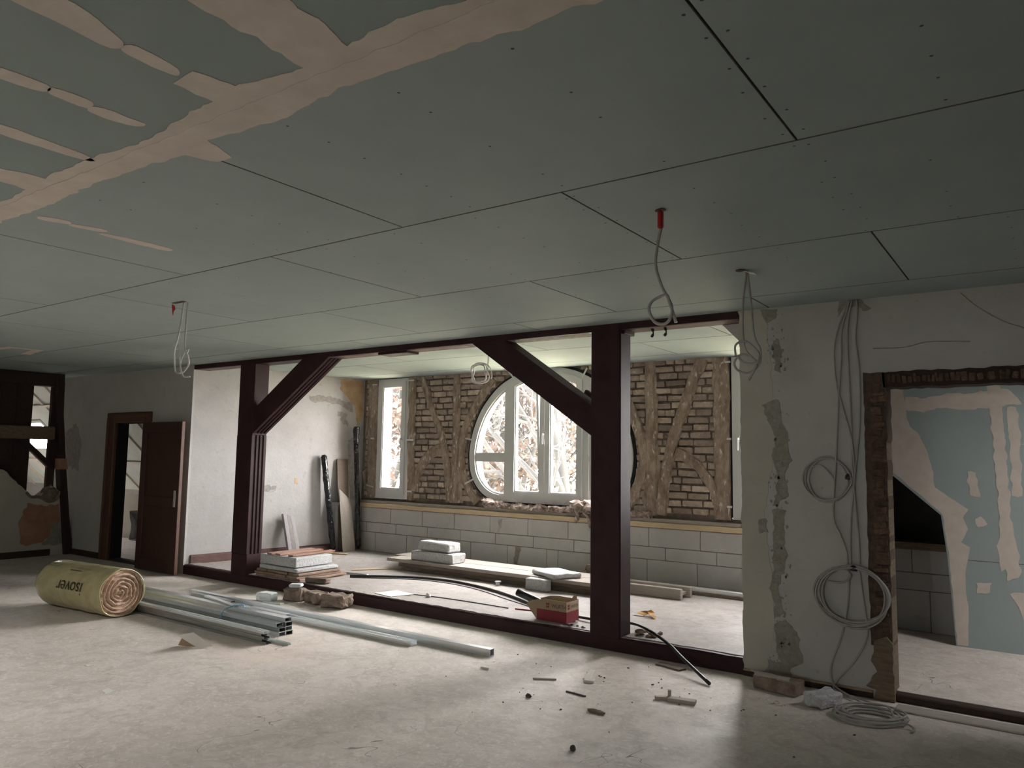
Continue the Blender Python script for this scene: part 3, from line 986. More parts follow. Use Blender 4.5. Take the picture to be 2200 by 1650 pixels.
def narrow_window(name, x0, x1, hx, label):
    w = empty(name, ((x0 + x1) / 2, YG + .03, .89), label, kind='structure')
    z0, z1 = .89, 2.60
    ring('frame', rect(x0, z0, x1, z1), .055, YG - .02, YG + .06, M_PVC, w)
    sash = rect(x0 + .035, z0 + .045, x1 - .035, z1 - .035)
    so = ring('sash', sash, .075, YG - .035, YG + .035, M_PVC, w)
    ring('glazing_bead', inset(sash, .062), .028, YG - .022, YG + .02, M_PVC, so)
    prism('pane', inset(sash, .07), 'y', YG + .0, YG + .008, M_GLASS, so)
    handle(hx, YG - .035, 1.72, w)
    box('sill_profile', (x0, YG - .03, .868), (x1, YG + .06, .89), M_PVC, w)
    return w


w1 = narrow_window('window_1', -8.10, -7.50, -7.575, 'narrow white casement window next to the white alcove wall')
for a in ((-8.15, 1.73, -8.22, 1.735), (-8.13, 1.02, -8.28, 1.05), (-7.49, 1.71, -7.36, 1.71), (-7.49, .985, -7.37, .985), (-7.49, 2.56, -7.38, 2.56), (-8.12, 2.53, -8.22, 2.53)):
    strap(*a, w1)
w3 = narrow_window('window_3', -2.775, -2.185, -2.70, 'narrow white window partly hidden by the wall with cables')
for a in ((-2.78, 1.72, -2.87, 1.72), (-2.78, 2.55, -2.88, 2.55), (-2.78, 1.0, -2.87, 1.0)):
    strap(*a, w3)
box('seal', (-2.80, YG + .002, .885), (-2.778, YG + .05, 2.60), M_SEAL, w3)
box('seal', (-8.122, YG + .012, .885), (-8.103, YG + .05, 2.60), M_SEAL, w1)

w2 = empty('window_2', (RWX, YG + .03, .91), 'large round white window with two casements in the gable', kind='structure')
prism('seal', inset(OUT, -.032), 'y', YG + .0, YG + .06, M_SEAL, w2, holes=[inset(OUT, .004)])
ring('frame', OUT, .085, YG - .02, YG + .07, M_PVC, w2)
INN = inset(OUT, .08)
ML, MR = (-5.767, -5.685), (-4.615, -4.533)
for a, b in (ML, MR):
    col = clip(clip(inset(OUT, .02), 0, a, True), 0, b, False)
    prism('mullion', col, 'y', YG - .015, YG + .065, M_PVC, w2)
for side in (0, 1):
    reg = clip(INN, 0, ML[0], False) if side == 0 else clip(INN, 0, MR[1], True)
    xa, xb = min(p[0] for p in reg), max(p[0] for p in reg)
    box('transom', (xa - .01, YG - .012, 1.452), (xb + .01, YG + .06, 1.515), M_PVC, w2)
    for g in (True, False):
        sub = clip(reg, 1, 1.515 if g else 1.452, g)
        ring('glazing_bead', inset(sub, -.004), .03, YG + .0, YG + .045, M_PVC, w2)
        prism('pane', inset(sub, .01), 'y', YG + .02, YG + .028, M_GLASS, w2)
for x0, x1, hx in ((ML[1], RWX, None), (RWX, MR[0], RWX + .045)):
    reg = clip(clip(inset(OUT, .06), 0, x0, True), 0, x1, False)
    reg = clip(reg, 1, .955, True)
    sash = ring('sash', inset(reg, .003), .07, YG - .04, YG + .03, M_PVC, w2)
    ring('glazing_bead', inset(reg, .06), .03, YG - .026, YG + .02, M_PVC, sash)
    prism('pane', inset(reg, .068), 'y', YG + .0, YG + .008, M_GLASS, sash)
    if hx:
        handle(hx - .045, YG - .04, 1.78, w2)
        for zz in (1.03, 1.95):
            cbox('hinge', (x1 - .004, YG - .05, zz), (.018, .02, .09), M_PVC, w2)
for a in ((-6.42, 1.73, -6.30, 1.71), (-6.40, 1.13, -6.25, 1.20), (-5.72, 2.60, -5.62, 2.49), (-4.55, 2.58, -4.62, 2.46)):
    strap(*a, w2)

# ------------------------------------------------------------------ block knee wall with timber ledge
kw = empty('wall_knee_blocks', (-5.2, YB + .06, AF), 'low wall of pale aerated concrete blocks under the gable windows', kind='structure')
box('mortar_core', (-8.5, YB + .004, AF - .05), (-1.75, YB + .10, .728), M_MORTAR, kw)
top = [-8.30, -7.70, -7.10, -6.53, -5.93, -5.34, -4.76, -4.20, -3.71, -3.11, -2.52, -1.9]
midj = [-8.18, -7.59, -7.0, -6.42, -5.84, -5.26, -4.68, -4.1, -3.51, -2.93, -2.35, -1.8]
bot = [-8.40, -7.99, -7.38, -6.82, -6.24, -5.65, -5.06, -4.9, -4.32, -3.73, -3.15, -2.56, -1.9]
for js, z0, z1 in ((top, .522, .728), (midj, .382, .518), (bot, AF + .002, .378)):
    for a, b in zip([-8.48] + js, js + [-1.75]):
        if b - a < .05:
            continue
        bm = bmesh.new()
        dy = R.uniform(-.003, .003)
        add_box(bm, (a + .0028, YB + dy, z0 + .001), (b - .0028, YB + .098, z1 - .001), None, .004)
        finish('block', bm, M_BLOCK, kw)
prism('damp_streak', ragged([(-5.52, .375), (-5.44, .38), (-5.46, .28), (-5.49, .2), (-5.48, .13), (-5.53, .13), (-5.55, .22), (-5.53, .3)], .02, .012, 33), 'y', YB - .0045, YB + .002, M_WETSTAIN, kw)
prism('damp_streak', ragged([(-5.80, .70), (-5.74, .70), (-5.76, .6), (-5.79, .58)], .02, .01, 34), 'y', YB - .0045, YB + .002, M_SCRATCH, kw)
ledge = tag(box('trim_ledge', (-8.42, YB - .012, .732), (-1.87, YG + .02, .79), M_PINE, None, .004), 'pale pine plank ledge on top of the block wall', kind='structure')
box('ledge_batten', (-8.40, YB + .03, .79), (-1.88, YG + .015, .83), M_PLANKTOP, ledge, .004)

# ------------------------------------------------------------------ timber frame: two posts, two braces, header, sill
tf = empty('post_and_brace_framework', (-5.3, YF + .1, 0), 'dark oxblood painted timber frame with two posts and angled braces', 'timber frame')
bm = bmesh.new()
add_box(bm, (-3.062, YF, 0), (-2.79, YF + .19, 2.583), None, .012)
post_r = finish('post', bm, M_PAINT, tf)
box('post_cap', (-2.90, YF + .03, 2.50), (-2.765, YF + .21, 2.575), M_PAINT, post_r, .006)


def grooved(x0, x1, y0, y1, g=3, d=.014):
    """plan of a post whose +x face carries upright flutes"""
    pts = [(x0, y0), (x1, y0)]
    w = (y1 - y0 - .05) / g
    for k in range(g):
        a = y0 + .025 + k * w
        pts += [(x1, a + .008), (x1 - d, a + .016), (x1 - d, a + w - .016), (x1, a + w - .008)]
    return pts + [(x1, y1), (x0, y1)]


bm = bmesh.new()
add_box(bm, (-7.815, YF, .0), (-7.53, YF + .20, .34), None, .006)
add_prism(bm, grooved(-7.815, -7.53, YF, YF + .20), 'z', .34, 1.70)
add_box(bm, (-7.815, YF, 1.70), (-7.53, YF + .20, 2.583), None, .006)
finish('post', bm, M_PAINT, tf)


def grooved_bar(p0, p1, wid, y0, y1, name, grooves):
    """brace from p0 to p1 (x, z): its lower long edge runs along p0-p1, body of width wid above; flutes on the lower face"""
    a, b = Vector((p0[0], 0, p0[1])), Vector((p1[0], 0, p1[1]))
    t = (b - a).normalized()
    n = Vector((-t.z, 0, t.x))
    if n.z < 0:
        n = -n
    prof = [(y0, wid), (y0, 0)]
    if grooves:
        w = (y1 - y0 - .05) / 3
        for k in range(3):
            q = y0 + .025 + k * w
            prof += [(q + .008, 0), (q + .016, .014), (q + w - .016, .014), (q + w - .008, 0)]
    prof += [(y1, 0), (y1, wid)]
    bm = bmesh.new()
    ra = [bm.verts.new(a + n * h + Vector((0, y, 0))) for y, h in prof]
    rb = [bm.verts.new(b + n * h + Vector((0, y, 0))) for y, h in prof]
    bm.faces.new(ra); bm.faces.new(rb)
    for i in range(len(prof)):
        j = (i + 1) % len(prof)
        bm.faces.new((ra[i], ra[j], rb[j], rb[i]))
    return finish(name, bm, M_PAINT, tf)


grooved_bar((-7.60, 1.672), (-6.20, 2.578), .235, YF + .004, YF + .195, 'brace', True)
br = grooved_bar((-3.00, 1.64), (-4.36, 2.562), .205, YF + .004, YF + .195, 'brace', False)
bm = bmesh.new()
rm = Matrix.Rotation(math.radians(34.1), 3, 'Y')
add_box(bm, (-.10, .01, 0), (.10, .06, .035), None, .006)
for v in bm.verts:
    v.co = rm @ v.co + Vector((-3.11, YF + .10, 1.985))
finish('wedge', bm, M_PAINT, br)

bm = bmesh.new()
add_box(bm, (-8.775, YF + .001, 2.530), (-1.825, YF + .205, 2.6))
hd = finish('header_beam', bm, M_PAINT, tf)
box('packer', (-5.55, YF + .02, 2.505), (-5.15, YF + .20, 2.531), M_PAINT, hd, .004)
prism('flaking_paint', ragged([(-3.92, 5.44), (-3.10, 5.44), (-3.10, 5.60), (-3.92, 5.60)], .03, .012, 44), 'z', 2.5285, 2.531, M_SCRATCH, hd)
prism('flaking_paint', ragged([(-6.15, 5.46), (-4.45, 5.46), (-4.45, 5.60), (-6.15, 5.60)], .04, .012, 45), 'z', 2.5288, 2.531, M_PAINT_BACK, hd)
prism('flaking_paint', ragged([(-8.7, 5.45), (-7.85, 5.45), (-7.85, 5.61), (-8.7, 5.61)], .04, .012, 46), 'z', 2.5288, 2.531, M_PAINT_BACK, hd)
prism('flaking_paint', ragged([(-2.70, 5.44), (-1.84, 5.43), (-1.84, 5.60), (-2.70, 5.60)], .03, .014, 47), 'z', 2.5282, 2.531, M_BATTEN, hd)
for x0 in (-2.55, -2.44):
    tube('hanging_shred', [(x0, 5.5, 2.53), (x0 + .01, 5.5, 2.49), (x0 - .005, 5.5, 2.46)], [.012] * 4 + [.006] * 4 + [.012] * 4 + [.008], M_TARP, hd, 5, 6)

# the sill: one beam, worn and wavy along its top arris
bm = bmesh.new()
n = 60
rings = []
for i in range(n + 1):
    x = -8.775 + (8.775 - 1.825) * i / n
    wv = mnoise.noise(Vector((x * 1.6, 3, 1))) * .006 + mnoise.noise(Vector((x * 7, 1, 5))) * .003
    rings.append([bm.verts.new(p) for p in ((x, YF + .0, -.01), (x, YF - .002 + wv * .6, .098 + wv), (x, YF + .014, .112 + wv), (x, YF + .155, .115), (x, YF + .155, -.01))])
for A, B in zip(rings, rings[1:]):
    for k in range(4):
        bm.faces.new((A[k], A[k + 1], B[k + 1], B[k]))
bm.faces.new(rings[0]); bm.faces.new(rings[-1])
sb = finish('sill_beam', bm, M_PAINT, tf)
# screed slopped over the back of the sill
prism('screed_edge', ragged([(-8.75, 5.47), (-7.0, 5.46), (-6.2, 5.455), (-5.0, 5.45), (-4.0, 5.45), (-3.08, 5.46), (-3.08, 5.62), (-8.75, 5.62)], .05, .014, 50), 'z', .10, .1185, M_FLOORDIM, sb)
prism('screed_edge', ragged([(-2.77, 5.47), (-1.84, 5.475), (-1.84, 5.62), (-2.77, 5.62)], .05, .012, 51), 'z', .10, .1185, M_FLOORDIM, sb)

# ------------------------------------------------------------------ old door
d1 = empty('door_1', (-10.24, YF, 0), 'dark brown panelled door standing open against the grey wall', kind='structure')
for n_, lo, hi in (('frame_side', (-10.82, YF - .025, 0), (-10.60, YF + .03, 2.02)), ('frame_side', (-9.86, YF - .025, 0), (-9.70, YF + .03, 1.9)), ('frame_head', (-10.60, YF - .025, 1.88), (-9.68, YF + .03, 2.02))):
    bm = bmesh.new()
    add_box(bm, lo, hi, None, .01)
    fo = finish(n_, bm, M_DOORFRAME, d1)
    ins = .03
    if n_ == 'frame_head':
        box('moulding', (lo[0], YF - .037, 1.95), (hi[0], YF - .024, 2.0), M_DOORFRAME, fo, .005)
    else:
        box('moulding', (lo[0] + .02, YF - .037, .0), (lo[0] + .075, YF - .024, 1.95), M_DOORFRAME, fo, .005)
box('frame_lining', (-10.625, YF + .03, 0), (-10.59, YF + .175, 1.90), M_SEAL, d1)
box('frame_lining', (-9.87, YF + .03, 0), (-9.835, YF + .175, 1.90), M_DARKWOOD, d1)
box('frame_lining', (-10.6, YF + .03, 1.872), (-9.86, YF + .175, 1.905), M_DARKWOOD, d1)
box('threshold', (-10.6, YF - .0, 0), (-9.86, YF + .17, .02), M_DARKWOOD, d1)
# leaf, swung right round in front of the wall
lx0, lx1, ly = -9.60, -8.70, 5.25
leaf = box('door_leaf', (lx0, ly + .012, .012), (lx1, ly + .042, 1.865), M_DOOR, d1)
for lo, hi in (((lx0, ly, .012), (lx0 + .12, ly + .012, 1.865)), ((lx1 - .12, ly, .012), (lx1, ly + .012, 1.865)), ((lx0 + .12, ly, .012), (lx1 - .12, ly + .012, .15)), ((lx0 + .12, ly, .80), (lx1 - .12, ly + .012, .93)), ((lx0 + .12, ly, 1.73), (lx1 - .12, ly + .012, 1.865))):
    bm = bmesh.new()
    add_box(bm, lo, hi, None, .004)
    finish('rail', bm, M_DOOR, leaf)
bm = bmesh.new()
add_box(bm, (-8.79, ly - .008, .82), (-8.745, ly, 1.02), None, .003)
pl = finish('handle_plate', bm, M_ALU, leaf)
pl['label'] = 'pale metal handle plate'
box('leaf_edge', (lx1, ly + .002, .012), (lx1 + .008, ly + .04, 1.865), M_DOORFRAME, leaf)

# ------------------------------------------------------------------ stripped doorway on the cable wall
d2 = empty('door_2', (-.13, YF, 0), 'stripped doorway with rough brown reveal into the side room', kind='structure')
prism('jamb_face', ragged([(-.995, .33), (-.87, .33), (-.865, 1.97), (-.87, 2.08), (-.995, 2.085)], .04, .006, 61), 'y', YF - .006, YF + .18, M_REVEAL, d2)
prism('lintel_face', ragged([(-.88, 1.985), (.62, 1.985), (.62, 2.085), (-.88, 2.085)], .04, .006, 62), 'y', YF - .006, YF + .18, M_DARKWOOD, d2)
box('jamb_core', (-.94, YF + .002, 0), (-.868, YF + .19, 2.0), M_BEAM, d2)
zz = .42
i = 0
while zz < 1.98:
    h = R.uniform(.018, .05)
    cbox('lath_end', (-.915 + R.uniform(-.012, .012), YF - .008, zz), (R.uniform(.045, .10), R.uniform(.010, .03), h), M_LATH, d2, .004, 0, Matrix.Rotation(R.uniform(-.25, .25), 3, 'Y'))
    zz += h * .9 + R.uniform(-.004, .012)
    i += 1
xx = -.84
i = 0
while xx < .6:
    w = R.uniform(.016, .045)
    cbox('lath_end', (xx, YF - .008, 2.005 + R.uniform(0, .01)), (w * .8, R.uniform(.012, .02), R.uniform(.04, .06)), M_LATH, d2, .004, 0, Matrix.Rotation(R.uniform(-.2, .2), 3, 'Y'))
    xx += w * .9 + R.uniform(-.003, .010)
    i += 1
prism('broken_board', ragged([(-.985, 0.0), (-.862, 0.0), (-.866, .36), (-.90, .40), (-.97, .37), (-.975, .30), (-.995, .24), (-.96, .17), (-1.03, .08), (-.97, .06)], .03, .006, 63), 'y', YF - .03, YF + .0, M_BEAM, d2)
box('jamb', (.60, YF - .004, 0), (.72, YF + .19, 2.085), M_BEAM, d2)
bm = bmesh.new()
add_box(bm, (-.868, YF + .01, .002), (.62, YF + .10, .047), None, .008)
finish('threshold_beam', bm, M_DARKWOOD, d2)
tag(box('trim_floor_batten', (-.84, 5.22, .0005), (1.5, 5.36, .012), M_PLANKTOP, None, .003), 'pale grey batten let into the floor before the stripped doorway', kind='structure')
br_ = tag(box('baseboard_right', (-1.82, YF - .012, 0), (-.99, YF + .001, .035), M_DARKWOOD), kind='structure')
box('upper_strip', (-1.82, YF - .018, .037), (-.99, YF + .001, .05), M_CARD, br_)

# side room behind the stripped doorway
pt = prism('wall_partition', [(-1.75, .05), (-1.75, 2.62), (2.5, 2.62), (2.5, .05), (-.683, .05), (-.70, .42), (-.72, .745), (-.755, 1.075), (-1.115, 1.40), (-1.18, 1.40), (-1.18, .05)], 'y', 7.12, 7.145, M_BOARD)
tag(pt, 'green plasterboard partition smeared with filler in the side room', kind='structure')
YP = 7.12


def pmud(pts, sd, m=M_MUD, d=.002, amp=.012):
    prism('filler_patch', ragged(pts, .025, amp, sd, .4), 'y', YP - d, YP + .002, m, pt)


pmud([(-1.17, 1.42), (-1.103, 1.415), (-.745, 1.088), (-.708, .75), (-.672, .06), (-.60, .06), (-.585, .30), (-.60, .55), (-.59, .68), (-.56, .83), (-.62, .87), (-.57, .98), (-.60, 1.06), (-.56, 1.13), (-.66, 1.20), (-.79, 1.30), (-.80, 1.42), (-.84, 1.60), (-.90, 1.74), (-.96, 1.80), (-.99, 1.95), (-1.0, 2.12), (-1.17, 2.12)], 301, amp=.005)
pmud([(-.99, 2.05), (-.86, 2.03), (-.70, 2.07), (-.50, 2.065), (-.26, 2.09), (-.20, 2.02), (-.17, 1.97), (-.38, 1.945), (-.55, 1.93), (-.70, 1.96), (-.85, 1.92), (-.99, 1.94)], 302, d=.0023)
pmud([(-.41, 2.3), (-.325, 2.3), (-.30, 1.95), (-.28, 1.3), (-.27, 1.0), (-.23, .7), (-.24, .62), (-.31, .60), (-.35, .8), (-.36, 1.3), (-.39, 1.95)], 303, d=.0026)
pmud([(-.27, 1.95), (-.20, 1.95), (-.19, 1.5), (-.2, 1.25), (-.26, 1.25)], 304, d=.0015)
pmud([(-.34, 1.0), (-.30, 1.02), (-.29, .7), (-.35, .66), (-.38, .85)], 305, d=.0015)
pmud([(-.56, 1.43), (-.50, 1.43), (-.475, 1.24), (-.545, 1.25)], 306)
pmud([(-.52, 1.06), (-.47, 1.08), (-.445, 1.03), (-.49, .99)], 307)
pmud([(-.53, .56), (-.42, .57), (-.44, .50), (-.52, .47)], 308)
pmud([(-.30, .5), (-.2, .52), (-.1, .4), (-.22, .3)], 309)
pmud([(-.2, 1.66), (0, 1.70), (.4, 1.68), (.4, 1.6), (0, 1.62)], 310)
box('board_joint_shade', (-.64, YP - .001, .728), (2.4, YP + .002, .733), M_EDGE, pt)
ks = empty('wall_side_knee', (-1, 7.5, .05), 'dim low block wall behind the cut partition', kind='structure')
box('mortar_core', (-1.7, 7.505, 0), (5.2, 7.6, .745), M_MORTAR, ks)
for js, z0, z1 in (([-1.62, -1.03, -.43, .2], .55, .745), ([-1.3, -.72, -.15, .4], .40, .546), ([-1.6, -.9, -.3, .3], .052, .396)):
    for a, b in zip([-1.69] + js, js + [1.0]):
        box('block', (a + .003, 7.5, z0 + .001), (b - .003, 7.598, z1 - .001), M_BLOCK, ks, .003)
box('wall_plate', (-1.7, 7.44, .75), (5.2, 7.78, .81), M_BEAM, ks)
tag(prism('roof_side_slope', [(7.66, .74), (7.17, 2.64), (7.23, 2.66), (7.75, .80)], 'x', -1.70, 5.2, M_TARP), 'black felt roof slope over the side room', kind='structure')
csr = prism('ceiling_side_room', rect(-1.70, 5.61, 5.2, 7.2), 'z', 2.62, 2.8, M_PLASTER_R, holes=[rect(1.2, 5.72, 1.85, 6.38)])
tag(csr, 'ceiling of the side room', kind='structure')
w = empty('window_9', (1.525, 6.05, 2.7), 'roof light of the side room', kind='structure')
prism('frame', rect(1.2, 5.72, 1.85, 6.38), 'z', 2.70, 2.78, M_PVC, w, holes=[rect(1.25, 5.77, 1.80, 6.33)])
box('pane', (1.24, 5.76, 2.735), (1.81, 6.34, 2.742), M_GLASS, w)
portal('daylight_portal_side_room', (1.525, 6.05, 2.79), (0, 0, 0), .58, .6)

# ------------------------------------------------------------------ outside: ground and trees
tag(box('ground', (-70, 8.6, -5.2), (50, 90, -5.0), M_GROUND), 'ground far below outside the windows', kind='structure')
tag(box('ground_rear', (-70, -60, -5.2), (50, -4.6, -5.0), M_GROUND), 'ground outside behind the building', kind='structure')


def tree(name, base, height, lean, spread, nleaf, leafmat, label, seed, leafsize=.10, crown_z=0.0):
    rr = random.Random(seed)
    root = empty(name, base, label, 'tree', 'trees outside the gable')
    tb, bb_, tips = bmesh.new(), bmesh.new(), []

    def limb(bm, p, d, length, r, depth):
        n = max(4, int(length / .45))
        pts, rs = [p.copy()], [r]
        dd = d.normalized()
        for i in range(n):
            dd = (dd + Vector((rr.uniform(-1, 1), rr.uniform(-1, 1), rr.uniform(-.6, .9))) * (.10 + .07 * depth)).normalized()
            pts.append(pts[-1] + dd * length / n)
            rs.append(max(r * (1 - .72 * (i + 1) / n), .014))
        add_tube(bm, pts, rs, 6 if depth < 2 else 4)
        if depth >= 2:
            tips.extend(pts[1:])
        if depth < 4:
            kids = (9, 6, 5, 3)[depth]
            for k in range(kids):
                i = rr.randint(int(n * (.40 if depth == 0 else .25)), n)
                base_d = (pts[i] - pts[i - 1]).normalized()
                a = rr.uniform(0, 2 * PI)
                side = (base_d.orthogonal().normalized() * math.cos(a) + base_d.cross(base_d.orthogonal().normalized()) * math.sin(a))
                nd = (base_d * rr.uniform(.35, .9) + side * rr.uniform(.6, 1.1) * spread + Vector((0, 0, .15))).normalized()
                limb(bb_, pts[i], nd, length * rr.uniform(.38, .6), max(rs[i] * .66, .022), depth + 1)

    limb(tb, Vector(base), Vector((lean[0], lean[1], 1)), height, height * .022, 0)
    finish('trunk', tb, M_BARK, root, smooth=True)
    finish('branches', bb_, M_BARK, root, smooth=True)
    if nleaf:
        lv, lf = [], []
        c = Vector(base)
        for _ in range(nleaf):
            t = rr.choice(tips)
            p = t + Vector((rr.gauss(0, .22), rr.gauss(0, .22), rr.gauss(0, .2))) - c
            u = Vector((rr.uniform(-1, 1), rr.uniform(-1, 1), rr.uniform(-1, 1))).normalized()
            v = u.orthogonal().normalized()
            sz = leafsize * rr.uniform(.6, 1.3)
            i = len(lv)
            lv += [p - u * sz * .6, p + v * sz * .32, p + u * sz * .6, p - v * sz * .32]
            lf.append((i, i + 1, i + 2, i + 3))
        me = bpy.data.meshes.new('foliage')
        me.from_pydata([tuple(x) for x in lv], [], lf)
        me.materials.append(leafmat)
        o = bpy.data.objects.new('foliage', me)
        o.location = base
        link(o, root)
        o['kind'] = 'stuff'
    return root


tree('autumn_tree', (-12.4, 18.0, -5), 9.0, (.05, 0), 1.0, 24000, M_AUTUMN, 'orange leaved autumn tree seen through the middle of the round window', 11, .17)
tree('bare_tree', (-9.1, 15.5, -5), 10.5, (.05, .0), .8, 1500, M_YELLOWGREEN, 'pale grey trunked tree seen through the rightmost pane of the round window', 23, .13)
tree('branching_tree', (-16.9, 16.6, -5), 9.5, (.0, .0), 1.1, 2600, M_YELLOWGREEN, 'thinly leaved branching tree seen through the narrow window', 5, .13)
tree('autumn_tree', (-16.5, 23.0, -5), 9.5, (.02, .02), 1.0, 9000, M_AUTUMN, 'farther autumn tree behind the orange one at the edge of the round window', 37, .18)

# ------------------------------------------------------------------ loose cables on the ceiling and on the wall


def cable(name, label, group, strands, m, r=.0055, ends=()):
    t = empty(name, strands[0][0], label, 'cable', group)
    for s_ in strands:
        tube('strand', s_, r, m, t, 6, 6)
    return t


def yz(pts, y, wob=.012, ph=0.0):
    return [(x, y + wob * math.sin(i * 1.7 + ph), z) for i, (x, z) in enumerate(pts)]


cA = cable('ceiling_cable', 'grey cable with a red taped end hanging from the ceiling and looped once', 'cables hanging from the ceiling',
           [yz([(-1.35, 2.56), (-1.35, 2.52), (-1.36, 2.44), (-1.368, 2.34), (-1.35, 2.25), (-1.32, 2.19), (-1.295, 2.14), (-1.305, 2.095), (-1.34, 2.078), (-1.38, 2.09), (-1.40, 2.14), (-1.39, 2.18), (-1.35, 2.203), (-1.32, 2.20), (-1.305, 2.165), (-1.295, 2.12), (-1.285, 2.08)], 3.0)], M_CABLE, .007)
bm = bmesh.new()
add_box(bm, (-1.362, 2.988, 2.50), (-1.338, 3.012, 2.578), None, .006)
finish('tape_wrap', bm, M_RED, cA)['label'] = 'red tape wrap'
lump('ceiling_hole', (-1.35, 3.0, CEIL - .006), (.05, .04, .006), M_BATTEN, cA, 2, .3)
cB = cable('ceiling_cable', 'pair of grey cables in a loose knot hanging beside the cream wall edge', 'cables hanging from the ceiling', [
    yz([(-1.39, 2.583), (-1.385, 2.55), (-1.40, 2.40), (-1.395, 2.15), (-1.35, 2.07), (-1.33, 2.03)], 4.24),
    yz([(-1.38, 2.583), (-1.36, 2.39), (-1.34, 2.2), (-1.31, 2.12), (-1.32, 2.04), (-1.38, 1.99), (-1.44, 2.01), (-1.46, 2.06), (-1.42, 2.10), (-1.37, 2.08), (-1.33, 2.04), (-1.38, 1.95)], 4.25, .012, 1),
    yz([(-1.45, 2.09), (-1.445, 2.15), (-1.40, 2.17), (-1.36, 2.15), (-1.315, 2.09), (-1.33, 2.04), (-1.40, 2.05), (-1.44, 2.09)], 4.235, .01, 2)], M_CABLE, .0065)
lump('ceiling_hole', (-1.41, 4.22, CEIL - .008), (.05, .05, .008), M_BATTEN, cB, 2, .4)
cbox('torn_paper', (-1.36, 4.26, CEIL - .02), (.06, .05, .003), M_PAPER, cB, 0, 20, Matrix.Rotation(.3, 3, 'Y'))
cC = cable('ceiling_cable', 'pale double cable hanging from the ceiling near the old door with a red tag', 'cables hanging from the ceiling', [
    yz([(-5.12, 2.583), (-5.155, 2.48), (-5.16, 2.34), (-5.185, 2.24), (-5.21, 2.17), (-5.205, 2.11), (-5.16, 2.07), (-5.10, 2.06)], 3.05),
    yz([(-5.10, 2.583), (-5.10, 2.41), (-5.07, 2.25), (-5.04, 2.18), (-5.05, 2.12), (-5.11, 2.065), (-5.115, 2.14), (-5.09, 2.22), (-5.06, 2.235), (-5.05, 2.20)], 3.06, .012, 1),
    yz([(-5.17, 2.24), (-5.13, 2.26), (-5.09, 2.12), (-5.07, 2.04), (-4.98, 2.03)], 3.04, .01, 2)], M_CABLEW, .006)
prism('red_tag', [(-5.225, 2.575), (-5.19, 2.56), (-5.18, 2.53), (-5.20, 2.52), (-5.205, 2.49), (-5.215, 2.52)], 'y', 3.02, 3.024, M_RED, cC)
cbox('ceiling_hole', (-5.155, 3.035, CEIL - .003), (.14, .03, .004), M_BATTEN, cC)
cD = cable('ceiling_cable', 'white cable coiled up under the alcove ceiling in front of the round window', 'cables hanging from the ceiling', [
    yz([(-4.97, 2.612), (-4.965, 2.55), (-4.97, 2.49)], 6.53, 0),
    yz([(-4.965 - .12 + .115 * math.cos(k * .55 + 1) + .02 * math.sin(k * .21), 2.40 + .105 * math.sin(k * .55 + 1) - .012 * math.sin(k * .3)) for k in range(0, 40)], 6.53, .03),
    yz([(-4.97, 2.49), (-4.93, 2.43), (-4.91, 2.36), (-4.915, 2.33)], 6.53, .01)], M_CABLEW, .006)

# cable run on the wall beside the stripped doorway
cw = [
    yz([(-1.075, 2.58), (-1.10, 2.50), (-1.14, 2.40), (-1.17, 2.25), (-1.165, 2.05), (-1.14, 1.92), (-1.09, 1.72), (-1.07, 1.60), (-1.065, 1.40), (-1.09, 1.15), (-1.10, .95), (-1.10, .83)], YF - .016, .004),
    yz([(-1.065, 2.58), (-1.09, 2.49), (-1.12, 2.36), (-1.125, 2.2), (-1.145, 1.98), (-1.16, 1.75), (-1.175, 1.5), (-1.19, 1.32), (-1.20, 1.12), (-1.16, 1.02), (-1.125, .92), (-1.12, .83)], YF - .018, .004, 1),
    yz([(-1.05, 2.58), (-1.075, 2.45), (-1.085, 2.3), (-1.08, 2.0), (-1.075, 1.7), (-1.075, 1.45), (-1.06, 1.2), (-1.05, 1.0), (-1.045, .83)], YF - .014, .003, 2),
    yz([(-1.02, 2.58), (-1.02, 2.48), (-1.035, 2.32), (-1.02, 2.15), (-1.015, 1.95), (-1.025, 1.72), (-1.045, 1.55), (-1.06, 1.42), (-1.07, 1.3)], YF - .014, .003, 3)]
cE = cable('wall_cable', 'bunch of grey cables running down the plaster from the torn hole at the ceiling', 'cables on the wall', cw, M_CABLE, .006)


def coil(name, label, cx, cz, rx, rz, turns, y, m, seed, r=.006, sag=.0, tail=None, tie=None):
    rr = random.Random(seed)
    t = empty(name, (cx, y, cz - rz), label, 'cable coil', 'cables on the wall')
    for k in range(turns):
        dx, dz = rr.uniform(-.02, .02), rr.uniform(-.02, .02)
        kx = rr.uniform(.84, 1.0)
        kz = rr.uniform(.84, 1.0)
        pts = []
        for i in range(16):
            a = 2 * PI * i / 16
            yyv = y - .006 * (k % 4) - .004 * math.sin(a * 2 + k)
            pts.append((cx + dx * math.sin(a * .5) + rx * kx * math.cos(a), yyv, cz + dz * math.cos(a * .5) + rz * (1 - kz) * .7 + rz * kz * math.sin(a)))
        tube('turn', pts, r, m, t, 6, 3, closed=True)
    if tail:
        tube('tail', tail, r, m, t, 6, 5)
    if tie:
        lump('cable_tie', tie, (.045, .03, .05), M_BLACK, t, 2, .2)
    return t


